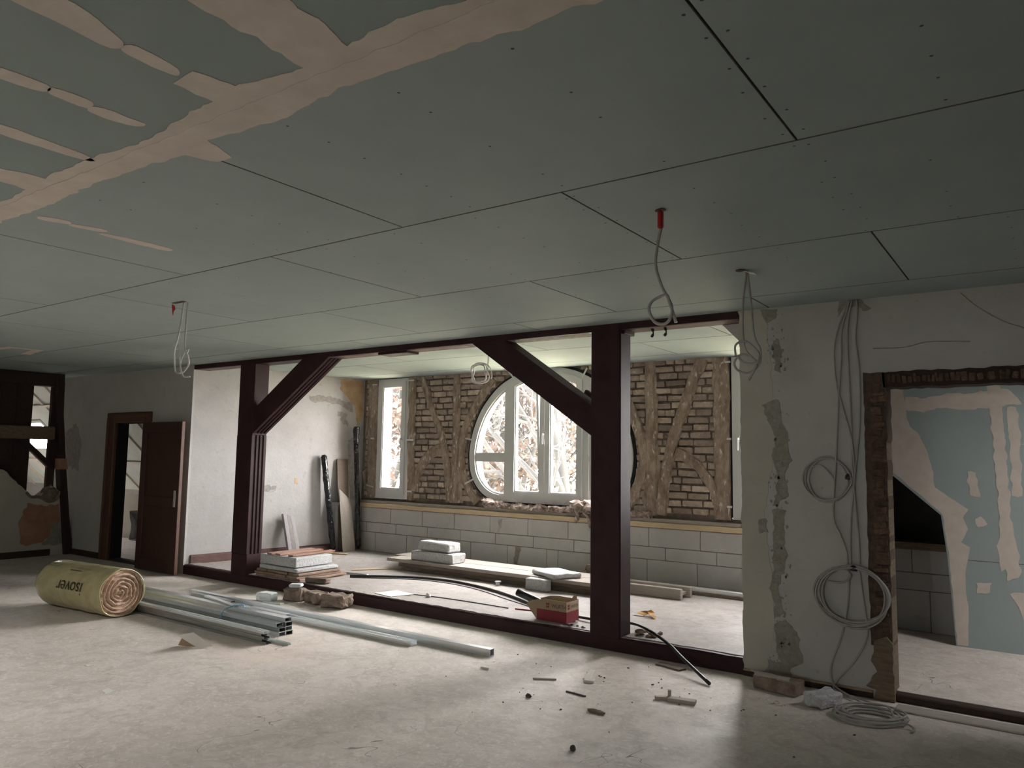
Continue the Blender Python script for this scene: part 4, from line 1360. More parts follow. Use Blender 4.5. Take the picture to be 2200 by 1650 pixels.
coil('cable_coil', 'upper small cable coil hung flat against the wall', -1.23, 1.37, .15, .16, 3, YF - .012, M_CABLE, 3, .006, tail=[(-1.33, YF - .02, 1.46), (-1.27, YF - .02, 1.47), (-1.21, YF - .02, 1.41), (-1.185, YF - .02, 1.37)], tie=(-1.10, YF - .02, 1.38))
coil('cable_coil', 'lower large cable coil hung over the doorway edge', -1.09, .62, .225, .20, 7, YF - .025, M_CABLE, 9, .0065, tail=[(-1.27, YF - .03, .70), (-1.22, YF - .04, .79), (-1.14, YF - .04, .80), (-1.1, YF - .04, .76), (-1.15, YF - .04, .71), (-1.24, YF - .03, .71)], tie=(-1.08, YF - .035, .79))
tg = cable('wall_cable', 'grey cable pair dropping from the large coil to the coil on the floor', 'cables on the wall', [
    [(-1.11, YF - .03, .80), (-1.12, YF - .03, .60), (-1.165, YF - .03, .37), (-1.22, YF - .03, .22), (-1.24, YF - .03, .13), (-1.22, YF - .05, .06), (-1.15, YF - .09, .03), (-1.0, YF - .2, .014), (-.86, YF - .30, .05), (-.80, YF - .45, .03)],
    [(-1.05, YF - .03, .82), (-1.02, YF - .03, .55), (-1.01, YF - .03, .39), (-1.09, YF - .03, .22), (-1.20, YF - .04, .08), (-1.21, YF - .06, .03), (-1.10, YF - .10, .014), (-.98, YF - .15, .012), (-.88, YF - .3, .012)]], M_CABLE, .006)
# coil lying on the floor
t = empty('cable_coil', (-.93, 4.97, 0), 'pale cable coil lying on the floor at the foot of the doorway', 'cable coil', 'cables on the wall')
rr = random.Random(31)
for k in range(8):
    kx = rr.uniform(.55, 1.0)
    pts = []
    for i in range(16):
        a = 2 * PI * i / 16
        u, v = .205 * kx * math.cos(a), .16 * kx * math.sin(a)
        ca, sa = math.cos(.5), math.sin(.5)
        pts.append((-.93 + ca * u - sa * v + rr.uniform(-.006, .006), 4.98 + sa * u + ca * v + rr.uniform(-.006, .006), .009 + .005 * k + .004 * math.sin(a + k)))
    tube('turn', pts, .0065, M_CABLE, t, 6, 3, closed=True)
tube('tail', [(-.76, 4.92, .04), (-.71, 4.93, .02), (-.69, 4.90, .01), (-.70, 4.86, .01)], .0065, M_CABLE, t, 6, 5)

# ------------------------------------------------------------------ insulation roll in printed film
ra, rb = Vector((-6.94, 3.69, .215)), Vector((-8.02, 3.60, .215))
ax = (rb - ra).normalized()
sd = ax.cross(Vector((0, 0, 1))).normalized()      # points towards +y
if sd.y > 0:
    sd = -sd                                       # towards the camera side
upv = Vector((0, 0, 1))
RR = .215


def roll_pt(u, ang, r):
    return ra + ax * u + (sd * math.cos(ang) + upv * math.sin(ang)) * r


tr = empty('insulation_roll', (-7.48, 3.645, 0), 'roll of pink mineral wool insulation wrapped in printed olive film', 'insulation roll')
bm = bmesh.new()
L_ = (rb - ra).length
rings = []
prof = [(-.012, .955), (.0, 1.0), (.03, 1.0), (.10, 1.005)] + [(.1 + (L_ - .22) * k / 9, 1.0) for k in range(1, 10)] + [(L_ - .06, .97), (L_, .86), (L_ + .05, .62), (L_ + .075, .30)]
for u, k in prof:
    ring_ = []
    for i in range(44):
        a = 2 * PI * i / 44
        nz = mnoise.noise(Vector((u * 7, math.cos(a) * 2.2, math.sin(a) * 2.2)))
        nz2 = mnoise.noise(Vector((u * 26, math.cos(a) * 3, math.sin(a) * 3)))
        nz3 = mnoise.noise(Vector((u * 5, math.cos(a) * 9, math.sin(a) * 9)))
        r = RR * k * (1 + .026 * nz + .014 * nz2 + .010 * nz3)
        p = roll_pt(u, a, r)
        p.z = max(p.z, .002)
        ring_.append(bm.verts.new(p))
    rings.append(ring_)
for A, B in zip(rings, rings[1:]):
    for i in range(44):
        bm.faces.new((A[i], A[(i + 1) % 44], B[(i + 1) % 44], B[i]))
bm.faces.new(rings[-1])
finish('film', bm, M_FOIL, tr, smooth=True)
# wool end: spiral ridges
bm = bmesh.new()
NR, NA = 44, 72
rings = []
for j in range(NR + 1):
    q = j / NR
    ring_ = []
    for i in range(NA):
        a = 2 * PI * i / NA
        r = RR * .965 * q
        warp = r + .012 * mnoise.noise(Vector((math.cos(a) * 1.5, math.sin(a) * 1.5, q * 3)))
        ph = 2 * PI * (warp / .036) - a
        h = .016 * math.sin(ph) + .012 * mnoise.noise(Vector((math.cos(a) * r * 30, math.sin(a) * r * 30, 2))) - .02
        if j == NR:
            h = -.012
        p = roll_pt(-h - .012, a, r)
        p.z = max(p.z, .003)
        ring_.append(bm.verts.new(p))
    rings.append(ring_)
for A, B in zip(rings[1:], rings[2:]):
    for i in range(NA):
        bm.faces.new((A[i], A[(i + 1) % NA], B[(i + 1) % NA], B[i]))
bm.faces.new(rings[1])
for v in rings[0]:
    bm.verts.remove(v)
finish('wool_end', bm, M_WOOL, tr, smooth=True)['label'] = 'spiral of pink beige wool'
# loose film edge round the end
tube('film_edge', [tuple(roll_pt(-.016 + .01 * math.sin(i * 1.3), 2 * PI * i / 18, RR * (.985 + .015 * math.sin(i * 2.1))) if roll_pt(0, 2 * PI * i / 18, RR).z > .01 else roll_pt(-.016, 2 * PI * i / 18, RR * .96)) for i in range(18)], .006, M_FOIL, tr, 5, 3, closed=True)
# printing: upside-down name and bars
def on_film(u0, ang0, flip=True):
    def fn(x, y):
        s_ = -1 if flip else 1
        # reading direction runs along the roll; the letters stand on their heads
        return roll_pt(u0 - s_ * x, ang0 + s_ * y / RR, RR * 1.035)
    return fn


placed_text('lettering', 'isover', .165, M_INK, on_film(.46, .16), tr)
for u0, u1, a0, a1 in ((.30, .62, 1.02, 1.035), (.80, 1.0, 1.25, 1.27), (.80, 1.0, .95, .97), (.80, .81, .96, 1.26), (.99, 1.0, .96, 1.26), (.40, .58, .86, .90)):
    bm = bmesh.new()
    g_ = [[bm.verts.new(roll_pt(u0 + (u1 - u0) * i / 6, a0 + (a1 - a0) * j / 2, RR * 1.035)) for j in range(3)] for i in range(7)]
    for i in range(6):
        for j in range(2):
            bm.faces.new((g_[i][j], g_[i + 1][j], g_[i + 1][j + 1], g_[i][j + 1]))
    finish('printed_bar', bm, M_INK, tr)
placed_text('lettering', 'cz', .09, M_INK, on_film(.90, 1.11), tr)

# ------------------------------------------------------------------ steel drywall profiles


def channel(name, x0, x1, y, z, w, h, label, group, m=M_STEEL, opening='down', th=.003, cat='metal profile', ang=0.0, lip=.010):
    """cold-formed channel lying along x; opening: 'box' (two nested), 'down', 'up', 'front'"""
    bm = bmesh.new()
    if opening == 'box':
        prof = [[(0, 0), (w, 0), (w, h), (0, h)], [(th, th), (w - th, th), (w - th, h - th), (th, h - th)]]
        add_prism(bm, prof[0], 'x', x0, x1, holes=[prof[1]])
    else:
        if opening == 'down':
            pts = [(0, 0), (0, h), (w, h), (w, 0), (w - th, 0), (w - th, h - th), (th, h - th), (th, 0)]
        elif opening == 'up':
            pts = [(0, h), (0, 0), (w, 0), (w, h), (w - lip, h), (w - lip, h - th), (w - th, h - th), (w - th, th), (th, th), (th, h - th), (lip, h - th), (lip, h)]
        else:
            pts = [(w, 0), (0, 0), (0, h), (w, h), (w, h - th), (th, h - th), (th, th), (w, th)]
        add_prism(bm, pts, 'x', x0, x1)
    rm = rotz(ang)
    for v in bm.verts:
        q = Vector((v.co.x - x1, v.co.y, v.co.z))
        v.co = rm @ q + Vector((x1, y, z))
    o = finish(name, bm, m)
    tag(o, label, cat, group)
    return o


G2 = 'bundle of studs beside the insulation roll'
wS, hS = .068, .0335
places = ['bottom row on the camera side', 'bottom row on the sill side', 'second row on the camera side', 'second row on the sill side', 'third row on the camera side', 'third row on the sill side']
for rw in range(3):
    for cl in range(2):
        channel('steel_stud', -8.2 + R.uniform(-.02, .02), -5.22 + R.uniform(-.006, .006) - (.03 if rw == 2 and cl == 0 else 0), 4.10 + cl * (wS + .001), .001 + rw * (hS + .001), wS, hS,
                'galvanised stud in the large strapped bundle, ' + places[rw * 2 + cl], G2, M_STEELDARK if (rw + cl) % 2 else M_STEEL, 'box')
channel('steel_stud', -8.2, -5.235, 4.168, .001 + 3 * (hS + .001), wS, hS, 'galvanised stud topmost in the large strapped bundle', G2, M_STEEL, 'box')
t = tag(tube('strap', [(-5.89, 4.26, .09), (-5.90, 4.24, .15), (-5.93, 4.17, .152), (-5.96, 4.10, .13), (-5.975, 4.08, .10), (-6.0, 4.085, .05), (-6.02, 4.08, .006)], .006, M_BLUE, None, 5, 5), 'blue plastic strap tied round the large stud bundle', 'strap')
t.name = 'binding_strap'

G1 = 'thin ceiling profiles in the nearer bundle'
labs = ['lowest thin channel in the nearer profile bundle', 'second lowest thin channel in the nearer profile bundle', 'middle thin channel in the nearer profile bundle', 'fourth thin channel up in the nearer profile bundle', 'topmost bright channel of the nearer profile bundle']
for k in range(5):
    channel('ceiling_profile', -7.9 + k * .03, -5.08 - [0, .05, .02, .06, .03][k], 3.868 + [0, .004, -.003, .003, .002][k], .001 + k * .0195, .056, .0185, labs[k], G1, M_STEEL if k == 4 else M_STEELDARK, 'up' if k % 2 == 0 else 'down', .0022, ang=[.3, -.2, .1, .2, 0][k])
channel('ceiling_profile', -6.4, -4.93, 3.965, .001, .03, .018, 'loose thin channel poking out past the nearer profile bundle', G1, M_STEEL, 'up', .002, ang=1.0, lip=.006)

channel('steel_stud', -7.45, -3.50, 4.69, .001, .052, .052, 'long bright boxed stud lying nearest the timber sill', 'loose studs on the floor', M_STEEL, 'box')
channel('steel_stud', -6.6, -4.17, 4.545, .001, .072, .036, 'shorter bluish channel lying against the long boxed stud', 'loose studs on the floor', M_STEEL, 'up', .0025)
for (x0, x1, y, z, ang, lab) in ((-6.58, -5.92, 4.16, .1395, -11, 'crooked thin steel offcut lying across the large stud bundle'), (-6.25, -5.70, 4.55, .0375, -1.5, 'short steel offcut lying between the bundle and the long stud'), (-7.3, -6.6, 4.60, .001, -1, 'dull channel end lying behind the large stud bundle')):
    channel('steel_offcut', x0, x1, y, z if z < .01 else z, .045, .012 if z > .01 else .05, lab, 'steel offcuts', M_STEEL if z > .01 else M_STEELDARK, 'down', .002, ang=ang)

# ------------------------------------------------------------------ cardboard scrap, foam, bricks on the main floor
bm = bmesh.new()
P = [Vector(p) for p in ((-5.56, 3.42, .085), (-5.48, 3.50, .105), (-5.34, 3.575, .012), (-5.42, 3.50, .003))]
va = [bm.verts.new(p) for p in P]; vb = [bm.verts.new(p - Vector((0, 0, .004))) for p in P]
bm.faces.new(va); bm.faces.new(vb[::-1])
for i in range(4):
    bm.faces.new((va[i], va[(i + 1) % 4], vb[(i + 1) % 4], vb[i]))
t = empty('cardboard_scrap', (-5.5, 3.5, 0), 'folded cardboard scrap standing tent-like on the open floor', 'cardboard')
finish('flap', bm, M_PAPER, t)
bm = bmesh.new()
va = [bm.verts.new(p) for p in ((-5.53, 3.455, .094), (-5.42, 3.50, .004), (-5.50, 3.46, .002), (-5.585, 3.44, .004))]
vb = [bm.verts.new(v.co + Vector((.003, .006, 0))) for v in va]
bm.faces.new(va); bm.faces.new(vb[::-1])
for i in range(4):
    bm.faces.new((va[i], va[(i + 1) % 4], vb[(i + 1) % 4], vb[i]))
finish('flap', bm, M_CARDIN, t)

tag(chunk('foam_block', (-6.58, 5.00, 0), (.18, .12, .08), M_FOAM, rz=15, amp=.008, seed=2), 'small pale grey foam block lying by the timber sill', 'foam block')
tag(cbox('foam_strip', (-6.42, 4.96, 0), (.24, .05, .012), M_FOAM, rz=8), 'thin pale foam strip lying in front of the foam block', 'foam strip')
for c, sz, rz, sd_, lab in (((-6.365, 5.20, 0), (.23, .16, .115), 10, 3, 'broken brown brick beside the foam block at the timber sill'), ((-6.08, 5.23, 0), (.26, .16, .10), -6, 5, 'broken brown brick in the middle of the three at the timber sill'), ((-5.78, 5.22, 0), (.28, .18, .11), 8, 8, 'mortar covered broken brick at the end nearest the long stud')):
    tag(chunk('broken_brick', c, sz, M_RUBBLE, rz=rz, amp=.022, seed=sd_, bevel=.014), lab, 'brick', 'broken bricks along the sill')
tag(cbox('white_chip', (-6.36, 5.19, .138), (.13, .09, .03), M_FOAM, None, .01, 30), 'pale chip lying on top of a broken brick', 'chip')
tag(cbox('paper_scrap', (-7.3, 5.30, .0), (.14, .08, .002), M_PAPER, None, 0, 15), 'paper scrap on the floor near the grooved post', 'paper')

# ------------------------------------------------------------------ alcove: stack of boards and white blocks
SB = .1195
for k, (x0, x1, y0, y1, th, lab) in enumerate(((-7.42, -6.66, 5.47, 6.16, .022, 'lowest'), (-7.44, -6.70, 5.46, 6.13, .026, 'middle'), (-7.42, -6.69, 5.48, 6.10, .026, 'upper'))):
    z0 = SB + sum((.022, .026, .026)[:k]) + .001 * k
    t = empty('wood_board', ((x0 + x1) / 2, (y0 + y1) / 2, z0), 'brown board %s of the three under the white blocks' % lab, 'board', 'boards under the white block stack')
    dx = (x1 - x0) / 4
    for j in range(4):
        box('plank', (x0 + dx * j + .003, y0 + R.uniform(0, .015), z0), (x0 + dx * (j + 1) - .003, y1 - R.uniform(0, .04), z0 + th), M_BOARDBROWN, t, .004)
z0 = SB + .078
tag(chunk('aerated_block', (-7.05, 5.78, z0), (.68, .58, .040), M_BLOCKWHITE, rz=-1, amp=.010, seed=31), 'thin rough white slab under the thick white block of the stack', 'block')
tag(chunk('aerated_block', (-7.075, 5.76, z0 + .051), (.62, .52, .105), M_BLOCKWHITE, rz=0, amp=.004, seed=33), 'thick white block of the stack under the red brown slats', 'block')
for k, xx in enumerate((-7.21, -7.09, -6.90)):
    tag(cbox('timber_strip', (xx, 5.80 + .02 * k, z0 + .164), (.085, .62, .019), M_SLAT, None, .004, -1 + k), ('red brown slat on the white block, the one nearest the grooved post', 'red brown slat in the middle of the three on the white block', 'red brown slat on the white block, farthest from the grooved post')[k], 'slat', 'slats on the white block')
tag(chunk('broken_brick', (-6.46, 5.56, SB), (.27, .10, .055), M_RUBBLE, rz=14, amp=.008, seed=41, bevel=.01), 'flat brown brick in front of the board stack on the sill', 'brick')
tag(cbox('wood_lath', (-6.72, 6.68, AF), (.60, .06, .015), M_PINE, None, .002, 55), 'short pale lath on the alcove floor behind the board stack', 'lath')
tag(cbox('wood_lath', (-6.60, 6.24, AF), (.34, .035, .02), M_STEELDARK, None, .002, 8), 'short grey strip beside the end of the black conduit', 'strip')

# ------------------------------------------------------------------ plank pile
GP = 'planks piled in the alcove'
def plank(x0, x1, y0, y1, z0, z1, lab, m=M_PLANK, rz=0.0):
    bm = bmesh.new()
    add_box(bm, (x0, y0, z0), (x1, y1, z1), rotz(rz), .004)
    o = finish('wood_plank', bm, m)
    return tag(o, lab, 'plank', GP)


plank(-6.45, -3.72, 6.86, 7.08, AF + .0, AF + .045, 'lowest front plank of the pile')
plank(-6.40, -3.75, 7.11, 7.30, AF + .0, AF + .045, 'lowest rear plank of the pile', M_PLANKTOP)
plank(-6.52, -3.62, 6.85, 7.10, AF + .047, AF + .088, 'second layer front plank of the pile', M_PLANK)
plank(-6.60, -3.75, 7.12, 7.36, AF + .047, AF + .088, 'second layer rear plank of the pile', M_PLANK)
plank(-6.72, -3.70, 6.84, 7.11, AF + .090, AF + .128, 'top front plank carrying the white blocks', M_PLANKTOP, -.5)
plank(-6.86, -3.75, 7.125, 7.40, AF + .090, AF + .128, 'top rear plank of the pile', M_PLANKTOP, -.5)
PT = AF + .129
tag(chunk('aerated_block', (-6.04, 7.02, PT), (.66, .24, .105), M_BLOCKWHITE, rz=-1, amp=.006, seed=51), 'lower of the two white blocks stacked on the planks', 'block')
tag(chunk('aerated_block', (-6.05, 7.05, PT + .116), (.50, .22, .105), M_BLOCKWHITE, rz=-1, amp=.008, seed=53, bevel=.015), 'upper of the two white blocks stacked on the planks', 'block')
tag(chunk('aerated_slab', (-4.36, 7.00, PT), (.46, .34, .045), M_BLOCKWHITE, rz=-28, amp=.010, seed=55), 'rough flat white slab lying on the planks near the thick post', 'slab')
tag(chunk('aerated_block', (-4.44, 6.775, AF), (.27, .10, .115), M_BLOCKWHITE, rz=-4, amp=.006, seed=57), 'small white block standing on the floor against the planks', 'block')
tag(chunk('stone', (-4.10, 7.49, AF), (.36, .10, .20), M_RUBBLE, rz=-10, amp=.03, seed=58, bevel=.03), 'brown stone leaning at the block wall behind the planks', 'stone')
plank(-6.9, -2.0, 7.58, 7.80, AF, AF + .035, 'long low plank lying along the block wall', M_PLANK)
o = channel('plastic_profile', -6.3, -1.95, 7.60, AF + .036, .06, .03, 'white strip profile lying on the long plank by the block wall', 'white strip profiles by the block wall', M_WHITESTRIP, 'down', .004, cat='profile')
channel('plastic_profile', -6.1, -1.93, 7.73, AF + .036, .05, .016, 'flatter white strip profile next to the block wall', 'white strip profiles by the block wall', M_WHITESTRIP, 'down', .004, cat='profile')
fb = empty('formwork_beam', (-3.4, 7.33, AF), 'olive pale timber beam with flanges whose end shows past the thick post', 'timber beam')
box('flange', (-3.70, 7.20, AF), (-3.04, 7.255, AF + .105), M_PLANKTOP, fb, .006)
box('web', (-3.70, 7.255, AF + .035), (-3.06, 7.395, AF + .062), M_PLANKTOP, fb)
box('flange', (-3.70, 7.395, AF), (-3.02, 7.445, AF + .105), M_PLANKTOP, fb, .006)

# ------------------------------------------------------------------ leaning boards and wrapped tubes


def leaning_tube(x0, y0, z0, x1, y1, z1, r, label, seed):
    rr_ = random.Random(seed)
    bm = bmesh.new()
    a, b = Vector((x0, y0, z0)), Vector((x1, y1, z1))
    d = (b - a).normalized()
    n1 = d.orthogonal().normalized(); n2 = d.cross(n1)
    N_ = 46
    rings = []
    for i in range(N_ + 1):
        p = a.lerp(b, i / N_)
        ring_ = []
        for k in range(12):
            an = 2 * PI * k / 12
            f = 1 + .22 * mnoise.noise(Vector((i * .42 + seed, math.cos(an) * 1.7, math.sin(an) * 1.7)))
            if i == 0 or i == N_:
                f *= .55
            ring_.append(bm.verts.new(p + (n1 * math.cos(an) + n2 * math.sin(an)) * r * f))
        rings.append(ring_)
    for A, B in zip(rings, rings[1:]):
        for k in range(12):
            bm.faces.new((A[k], A[(k + 1) % 12], B[(k + 1) % 12], B[k]))
    bm.faces.new(rings[0]); bm.faces.new(rings[-1])
    t = empty('wrapped_tube', (x0, y0, AF), label, 'wrapped tube', 'black wrapped tubes leaning in the alcove corner')
    finish('wrap', bm, M_BLACKFOIL, t, smooth=False)
    for f in (.25, .5, .78):
        p = a.lerp(b, f + rr_.uniform(-.03, .03))
        lump('foil_flap', (p.x + .03, p.y - .03, p.z), (.05, .04, .07), M_BLACKFOIL, t, 2, .6, 3, seed + f)
    return t


leaning_tube(-8.37, 7.46, AF + .03, awl(7.30) + .06, 7.30, 1.48, .042, 'shorter black wrapped tube leaning on the white wall', 5)
leaning_tube(-8.22, 7.80, AF + .03, awl(7.80) + .10, 7.79, 1.90, .034, 'taller black wrapped tube standing in the alcove corner', 9)
tt = bpy.data.objects['wrapped_tube.001']
bm = bmesh.new()
add_box(bm, (-8.35, 7.74, 1.66), (-8.27, 7.80, 1.90), None, .01)
finish('end_clip', bm, M_BLACKFOIL, tt)


def leaning_board(y0, y1, zt0, zt1, foot, lean, label, m, name, th=.018):
    """board leaning against the alcove side wall: foot distance from wall at the floor, lean = distance at its top"""
    bm = bmesh.new()
    A = [Vector((awl(y0) + foot, y0, AF + .001)), Vector((awl(y1) + foot, y1, AF + .001)), Vector((awl(y1) + lean, y1, zt1)), Vector((awl(y0) + lean, y0, zt0))]
    nv = (A[1] - A[0]).cross(A[3] - A[0]).normalized()
    if nv.x < 0:
        nv = -nv
    va = [bm.verts.new(p) for p in A]; vb = [bm.verts.new(p + nv * th) for p in A]
    bm.faces.new(va); bm.faces.new(vb[::-1])
    for i in range(4):
        bm.faces.new((va[i], va[(i + 1) % 4], vb[(i + 1) % 4], vb[i]))
    o = finish(name, bm, m)
    return tag(o, label, 'board', 'boards leaning on the alcove wall')


lb = leaning_board(6.70, 6.755, .665, .65, .20, .03, 'short grey laminated board leaning on the white wall above the baseboard', M_STRIPE1, 'leaning_board', .05)
for k, (a, b) in enumerate(((6.757, 6.81), (6.812, 6.865))):
    o = leaning_board(a, b, .648 - .018 * k, .632 - .018 * k, .20, .03, '', (M_STRIPE2, M_STRIPE1)[k], 'laminate_strip', .05)
    for key in ('category', 'group', 'label'):
        if key in o:
            del o[key]
    o.parent = lb
    o.matrix_parent_inverse = Matrix.Translation(-WLOC[lb.name])
leaning_board(7.55, 7.73, 1.42, 1.42, .13, .02, 'tall grey brown board leaning between the black wrapped tubes', M_PLANK, 'leaning_board')
leaning_board(7.53, 7.74, 1.0, .82, .24, .11, 'slant cut pale board leaning in front of the tall grey brown one', M_PLANKTOP, 'leaning_board', .012)
tag(cbox('wood_lath', (-8.2, 7.3, AF), (.45, .05, .02), M_PINE, None, .003, 20), 'pale lath lying on the floor below the wrapped tubes', 'lath')
tag(cbox('baseboard_offcut', (awl(7.2) + .06, 7.2, AF), (.03, .55, .085), M_PAINT_BACK, None, .004, -7.7), 'loose dark baseboard piece standing along the white wall', 'baseboard piece')

# ------------------------------------------------------------------ cardboard bin with red print, black tube in it
cb = empty('cardboard_bin', (-3.50, 5.64, SB), 'open brown cardboard bin with red printed band standing on the sill', 'cardboard box')
bx0, bx1, by0, by1, bz = -3.64, -3.345, 5.535, 5.735, SB + .001
H_ = .175
front = [(bx0, bz), (bx1, bz), (bx1, bz + H_), (bx0 + .09, bz + H_ + .004), (bx0 + .02, bz + H_ - .004), (bx0 - .09, bz + H_ - .035), (bx0 - .105, bz + H_ - .06)]
prism('side_wall', front, 'y', by0, by0 + .004, M_CARD, cb)
prism('side_wall', front, 'y', by1 - .004, by1, M_CARD, cb)
box('end_wall', (bx1 - .004, by0 + .004, bz), (bx1, by1 - .004, bz + H_ - .004), M_CARD, cb)
box('base', (bx0, by0 + .004, bz), (bx1 - .004, by1 - .004, bz + .004), M_CARDIN, cb)
bm = bmesh.new()
va = [bm.verts.new(p) for p in ((bx0, by0 + .004, bz), (bx0, by1 - .004, bz), (bx0 - .105, by1 - .004, bz + H_ - .06), (bx0 - .105, by0 + .004, bz + H_ - .06))]
vb = [bm.verts.new(v.co + Vector((.004, 0, .002))) for v in va]
bm.faces.new(va); bm.faces.new(vb[::-1])
for i in range(4):
    bm.faces.new((va[i], va[(i + 1) % 4], vb[(i + 1) % 4], vb[i]))
finish('chute', bm, M_CARD, cb)
prism('torn_flap', ragged([(bx1 - .06, bz + H_ - .01), (bx1 - .004, bz + H_ - .002), (bx1 - .0, bz + H_ + .045), (bx1 - .03, bz + H_ + .03)], .01, .004, 5), 'y', by1 - .03, by1 - .027, M_CARD, cb)
prism('printed_band', rect(bx0 + .002, bz + .001, bx1, bz + .092), 'y', by0 - .0012, by0 + .001, M_CARDRED, cb)
prism('printed_band', rect(by0, bz + .001, by1, bz + .092), 'x', bx1 - .001, bx1 + .0012, M_CARDRED, cb)
placed_text('lettering', 'W\u00dcRTH', .043, M_CARDBLACK, lambda u, v: Vector((-3.418 + u * .92, by0 - .0016, bz + .128 + v)), cb)
placed_text('lettering', 'W\u00dcRTH', .036, M_CARDBLACK, lambda u, v: Vector((bx1 + .0016, 5.665 + u * .85, bz + .128 + v)), cb)
for cx_, ax_ in ((-3.53, 'y'), (5.572, 'x')):
    for dz in (-.011, .011):
        for du in (-.008, .008):
            q = rect(cx_ + du - .006, bz + .130 + dz - .008, cx_ + du + .006, bz + .130 + dz + .008)
            prism('printed_mark', q, ax_, *((by0 - .0016, by0) if ax_ == 'y' else (bx1, bx1 + .0016)), M_CARDRED, cb)
bm = bmesh.new()
pa, pb = Vector((-3.90, 5.62, bz + .185)), Vector((-3.52, 5.63, bz + .085))
add_tube(bm, [pa.lerp(pb, k / 6) for k in range(7)], .032, 14)
t = tag(finish('black_tube', bm, M_BLACK, None, smooth=True), 'thick short black tube sticking out of the cardboard bin', 'tube')

# ------------------------------------------------------------------ black conduit, thin cable, small things in the alcove
cd = tube('conduit', [(-6.54, 6.09, AF + .014), (-6.2, 6.33, AF + .014), (-5.88, 6.50, AF + .014), (-5.5, 6.56, AF + .014), (-5.21, 6.53, AF + .014), (-4.8, 6.42, AF + .014), (-4.39, 6.24, AF + .014), (-4.0, 6.03, AF + .014), (-3.6, 5.86, AF + .016), (-3.2, 5.76, AF + .03), (-2.85, 5.68, AF + .065), (-2.65, 5.57, AF + .07), (-2.40, 5.40, AF + .035), (-2.2, 5.245, .085), (-1.92, 5.02, .014)], .0125, M_BLACK, None, 8, 6)
tag(cd, 'long black conduit curving over the alcove floor and down across the sill', 'conduit')
tag(tube('thin_cable', [(-6.50, 6.05, AF + .005), (-5.9, 6.40, AF + .005), (-5.4, 6.47, AF + .005), (-4.9, 6.36, AF + .005), (-4.4, 6.14, AF + .005), (-3.9, 5.93, AF + .005)], .004, M_BLACK, None, 5, 5), 'thin black cable lying beside the long conduit', 'cable')
tc_ = empty('thin_cable', (-4.7, 5.8, AF), 'thin dark cable with a red end between the white card and the bin', 'cable')
tube('strand', [(-5.25, 5.74, AF + .005), (-4.9, 5.79, AF + .005), (-4.5, 5.80, AF + .005), (-4.12, 5.79, AF + .005)], .0045, M_BLACK, tc_, 5, 5)
tube('red_end', [(-4.05, 5.80, AF + .006), (-3.85, 5.84, AF + .006)], .006, M_RED, tc_, 5, 0)
lump('white_clip', (-5.05, 5.74, AF), (.05, .05, .05), M_PVC, tc_, 2, .5)
tag(prism('card_sheet', [(-5.57, 5.52), (-5.30, 5.475), (-5.22, 5.72), (-5.50, 5.77)], 'z', SB, SB + .004, M_PAPER), 'square white card sheet lying on the sill edge', 'card')
bm = bmesh.new()
bmesh.ops.create_cone(bm, cap_ends=True, segments=14, radius1=.022, radius2=.022, depth=.035, matrix=Matrix.Translation((-4.93, 6.73, AF + .0185)))
bmesh.ops.create_cone(bm, cap_ends=True, segments=14, radius1=.034, radius2=.034, depth=.01, matrix=Matrix.Translation((-4.93, 6.73, AF + .041)))
tag(finish('plastic_plug', bm, M_PVC), 'small white plastic cap on the alcove floor in front of the planks', 'cap')
lf_ = empty('dry_leaf', (-2.96, 6.29, AF), 'curled orange dry leaf on the bright alcove floor', 'leaf')
for k in range(3):
    bm = bmesh.new()
    a = k * 1.2
    c = Vector((-2.98 + .06 * k - .05, 6.29 + .03 * math.sin(k * 2), AF + .002))
    pts = [Vector((-.07, 0, 0)), Vector((-.02, .03, .03)), Vector((.05, .02, .045)), Vector((.075, 0, .02)), Vector((.04, -.03, .01)), Vector((-.03, -.025, .02))]
    bm.faces.new([bm.verts.new(c + rotz(a * 57) @ p) for p in pts])
    finish('blade', bm, M_LEAFDRY, lf_)
rb_ = empty('rubble_heap', (-2.68, 5.60, SB), 'small heap of brown rubble at the foot of the thick post', 'rubble')
for k in range(14):
    lump('crumb', (-2.70 + R.uniform(-.06, .14), 5.58 + R.uniform(-.06, .08), SB + (.02 if k > 9 else 0)), (R.uniform(.03, .09), R.uniform(.03, .06), R.uniform(.02, .05)), M_RUBBLE, rb_, 1, .5, 2, k, R.uniform(0, 180))
rb2 = empty('rubble_heap', (-3.25, 5.52, SB), 'dark crumbs on the sill beside the cardboard bin', 'rubble')
for k in range(8):
    lump('crumb', (-3.25 + R.uniform(-.09, .10), 5.50 + R.uniform(-.02, .03), SB), (R.uniform(.02, .06), R.uniform(.01, .03), R.uniform(.008, .02)), M_CRUMB, rb2, 1, .5, 2, k, R.uniform(0, 180))

# ------------------------------------------------------------------ insulation wool stuffed under the round window
wool = empty('insulation_wool', (-4.9, 7.96, .83), 'ragged strip of pinkish insulation wool under the round window', 'insulation wool')


def wool_mass(name, path, radii, seed, m):
    P_ = catmull(path, 8)
    bm = bmesh.new()
    rs = [radii[0] + (radii[1] - radii[0]) * i / (len(P_) - 1) for i in range(len(P_))]
    add_tube(bm, P_, rs, 10)
    for _ in range(1):
        bmesh.ops.subdivide_edges(bm, edges=bm.edges[:], cuts=1, use_grid_fill=True)
    for v in bm.verts:
        q = v.co * 17 + Vector((seed, 0, 0))
        v.co += Vector((mnoise.noise(q), mnoise.noise(q + Vector((8, 3, 1))), mnoise.noise(q + Vector((2, 9, 5))))) * .035
        v.co.z = max(v.co.z, .826) if v.co.y > YB - .01 else v.co.z
    return finish(name, bm, m, wool, smooth=False)


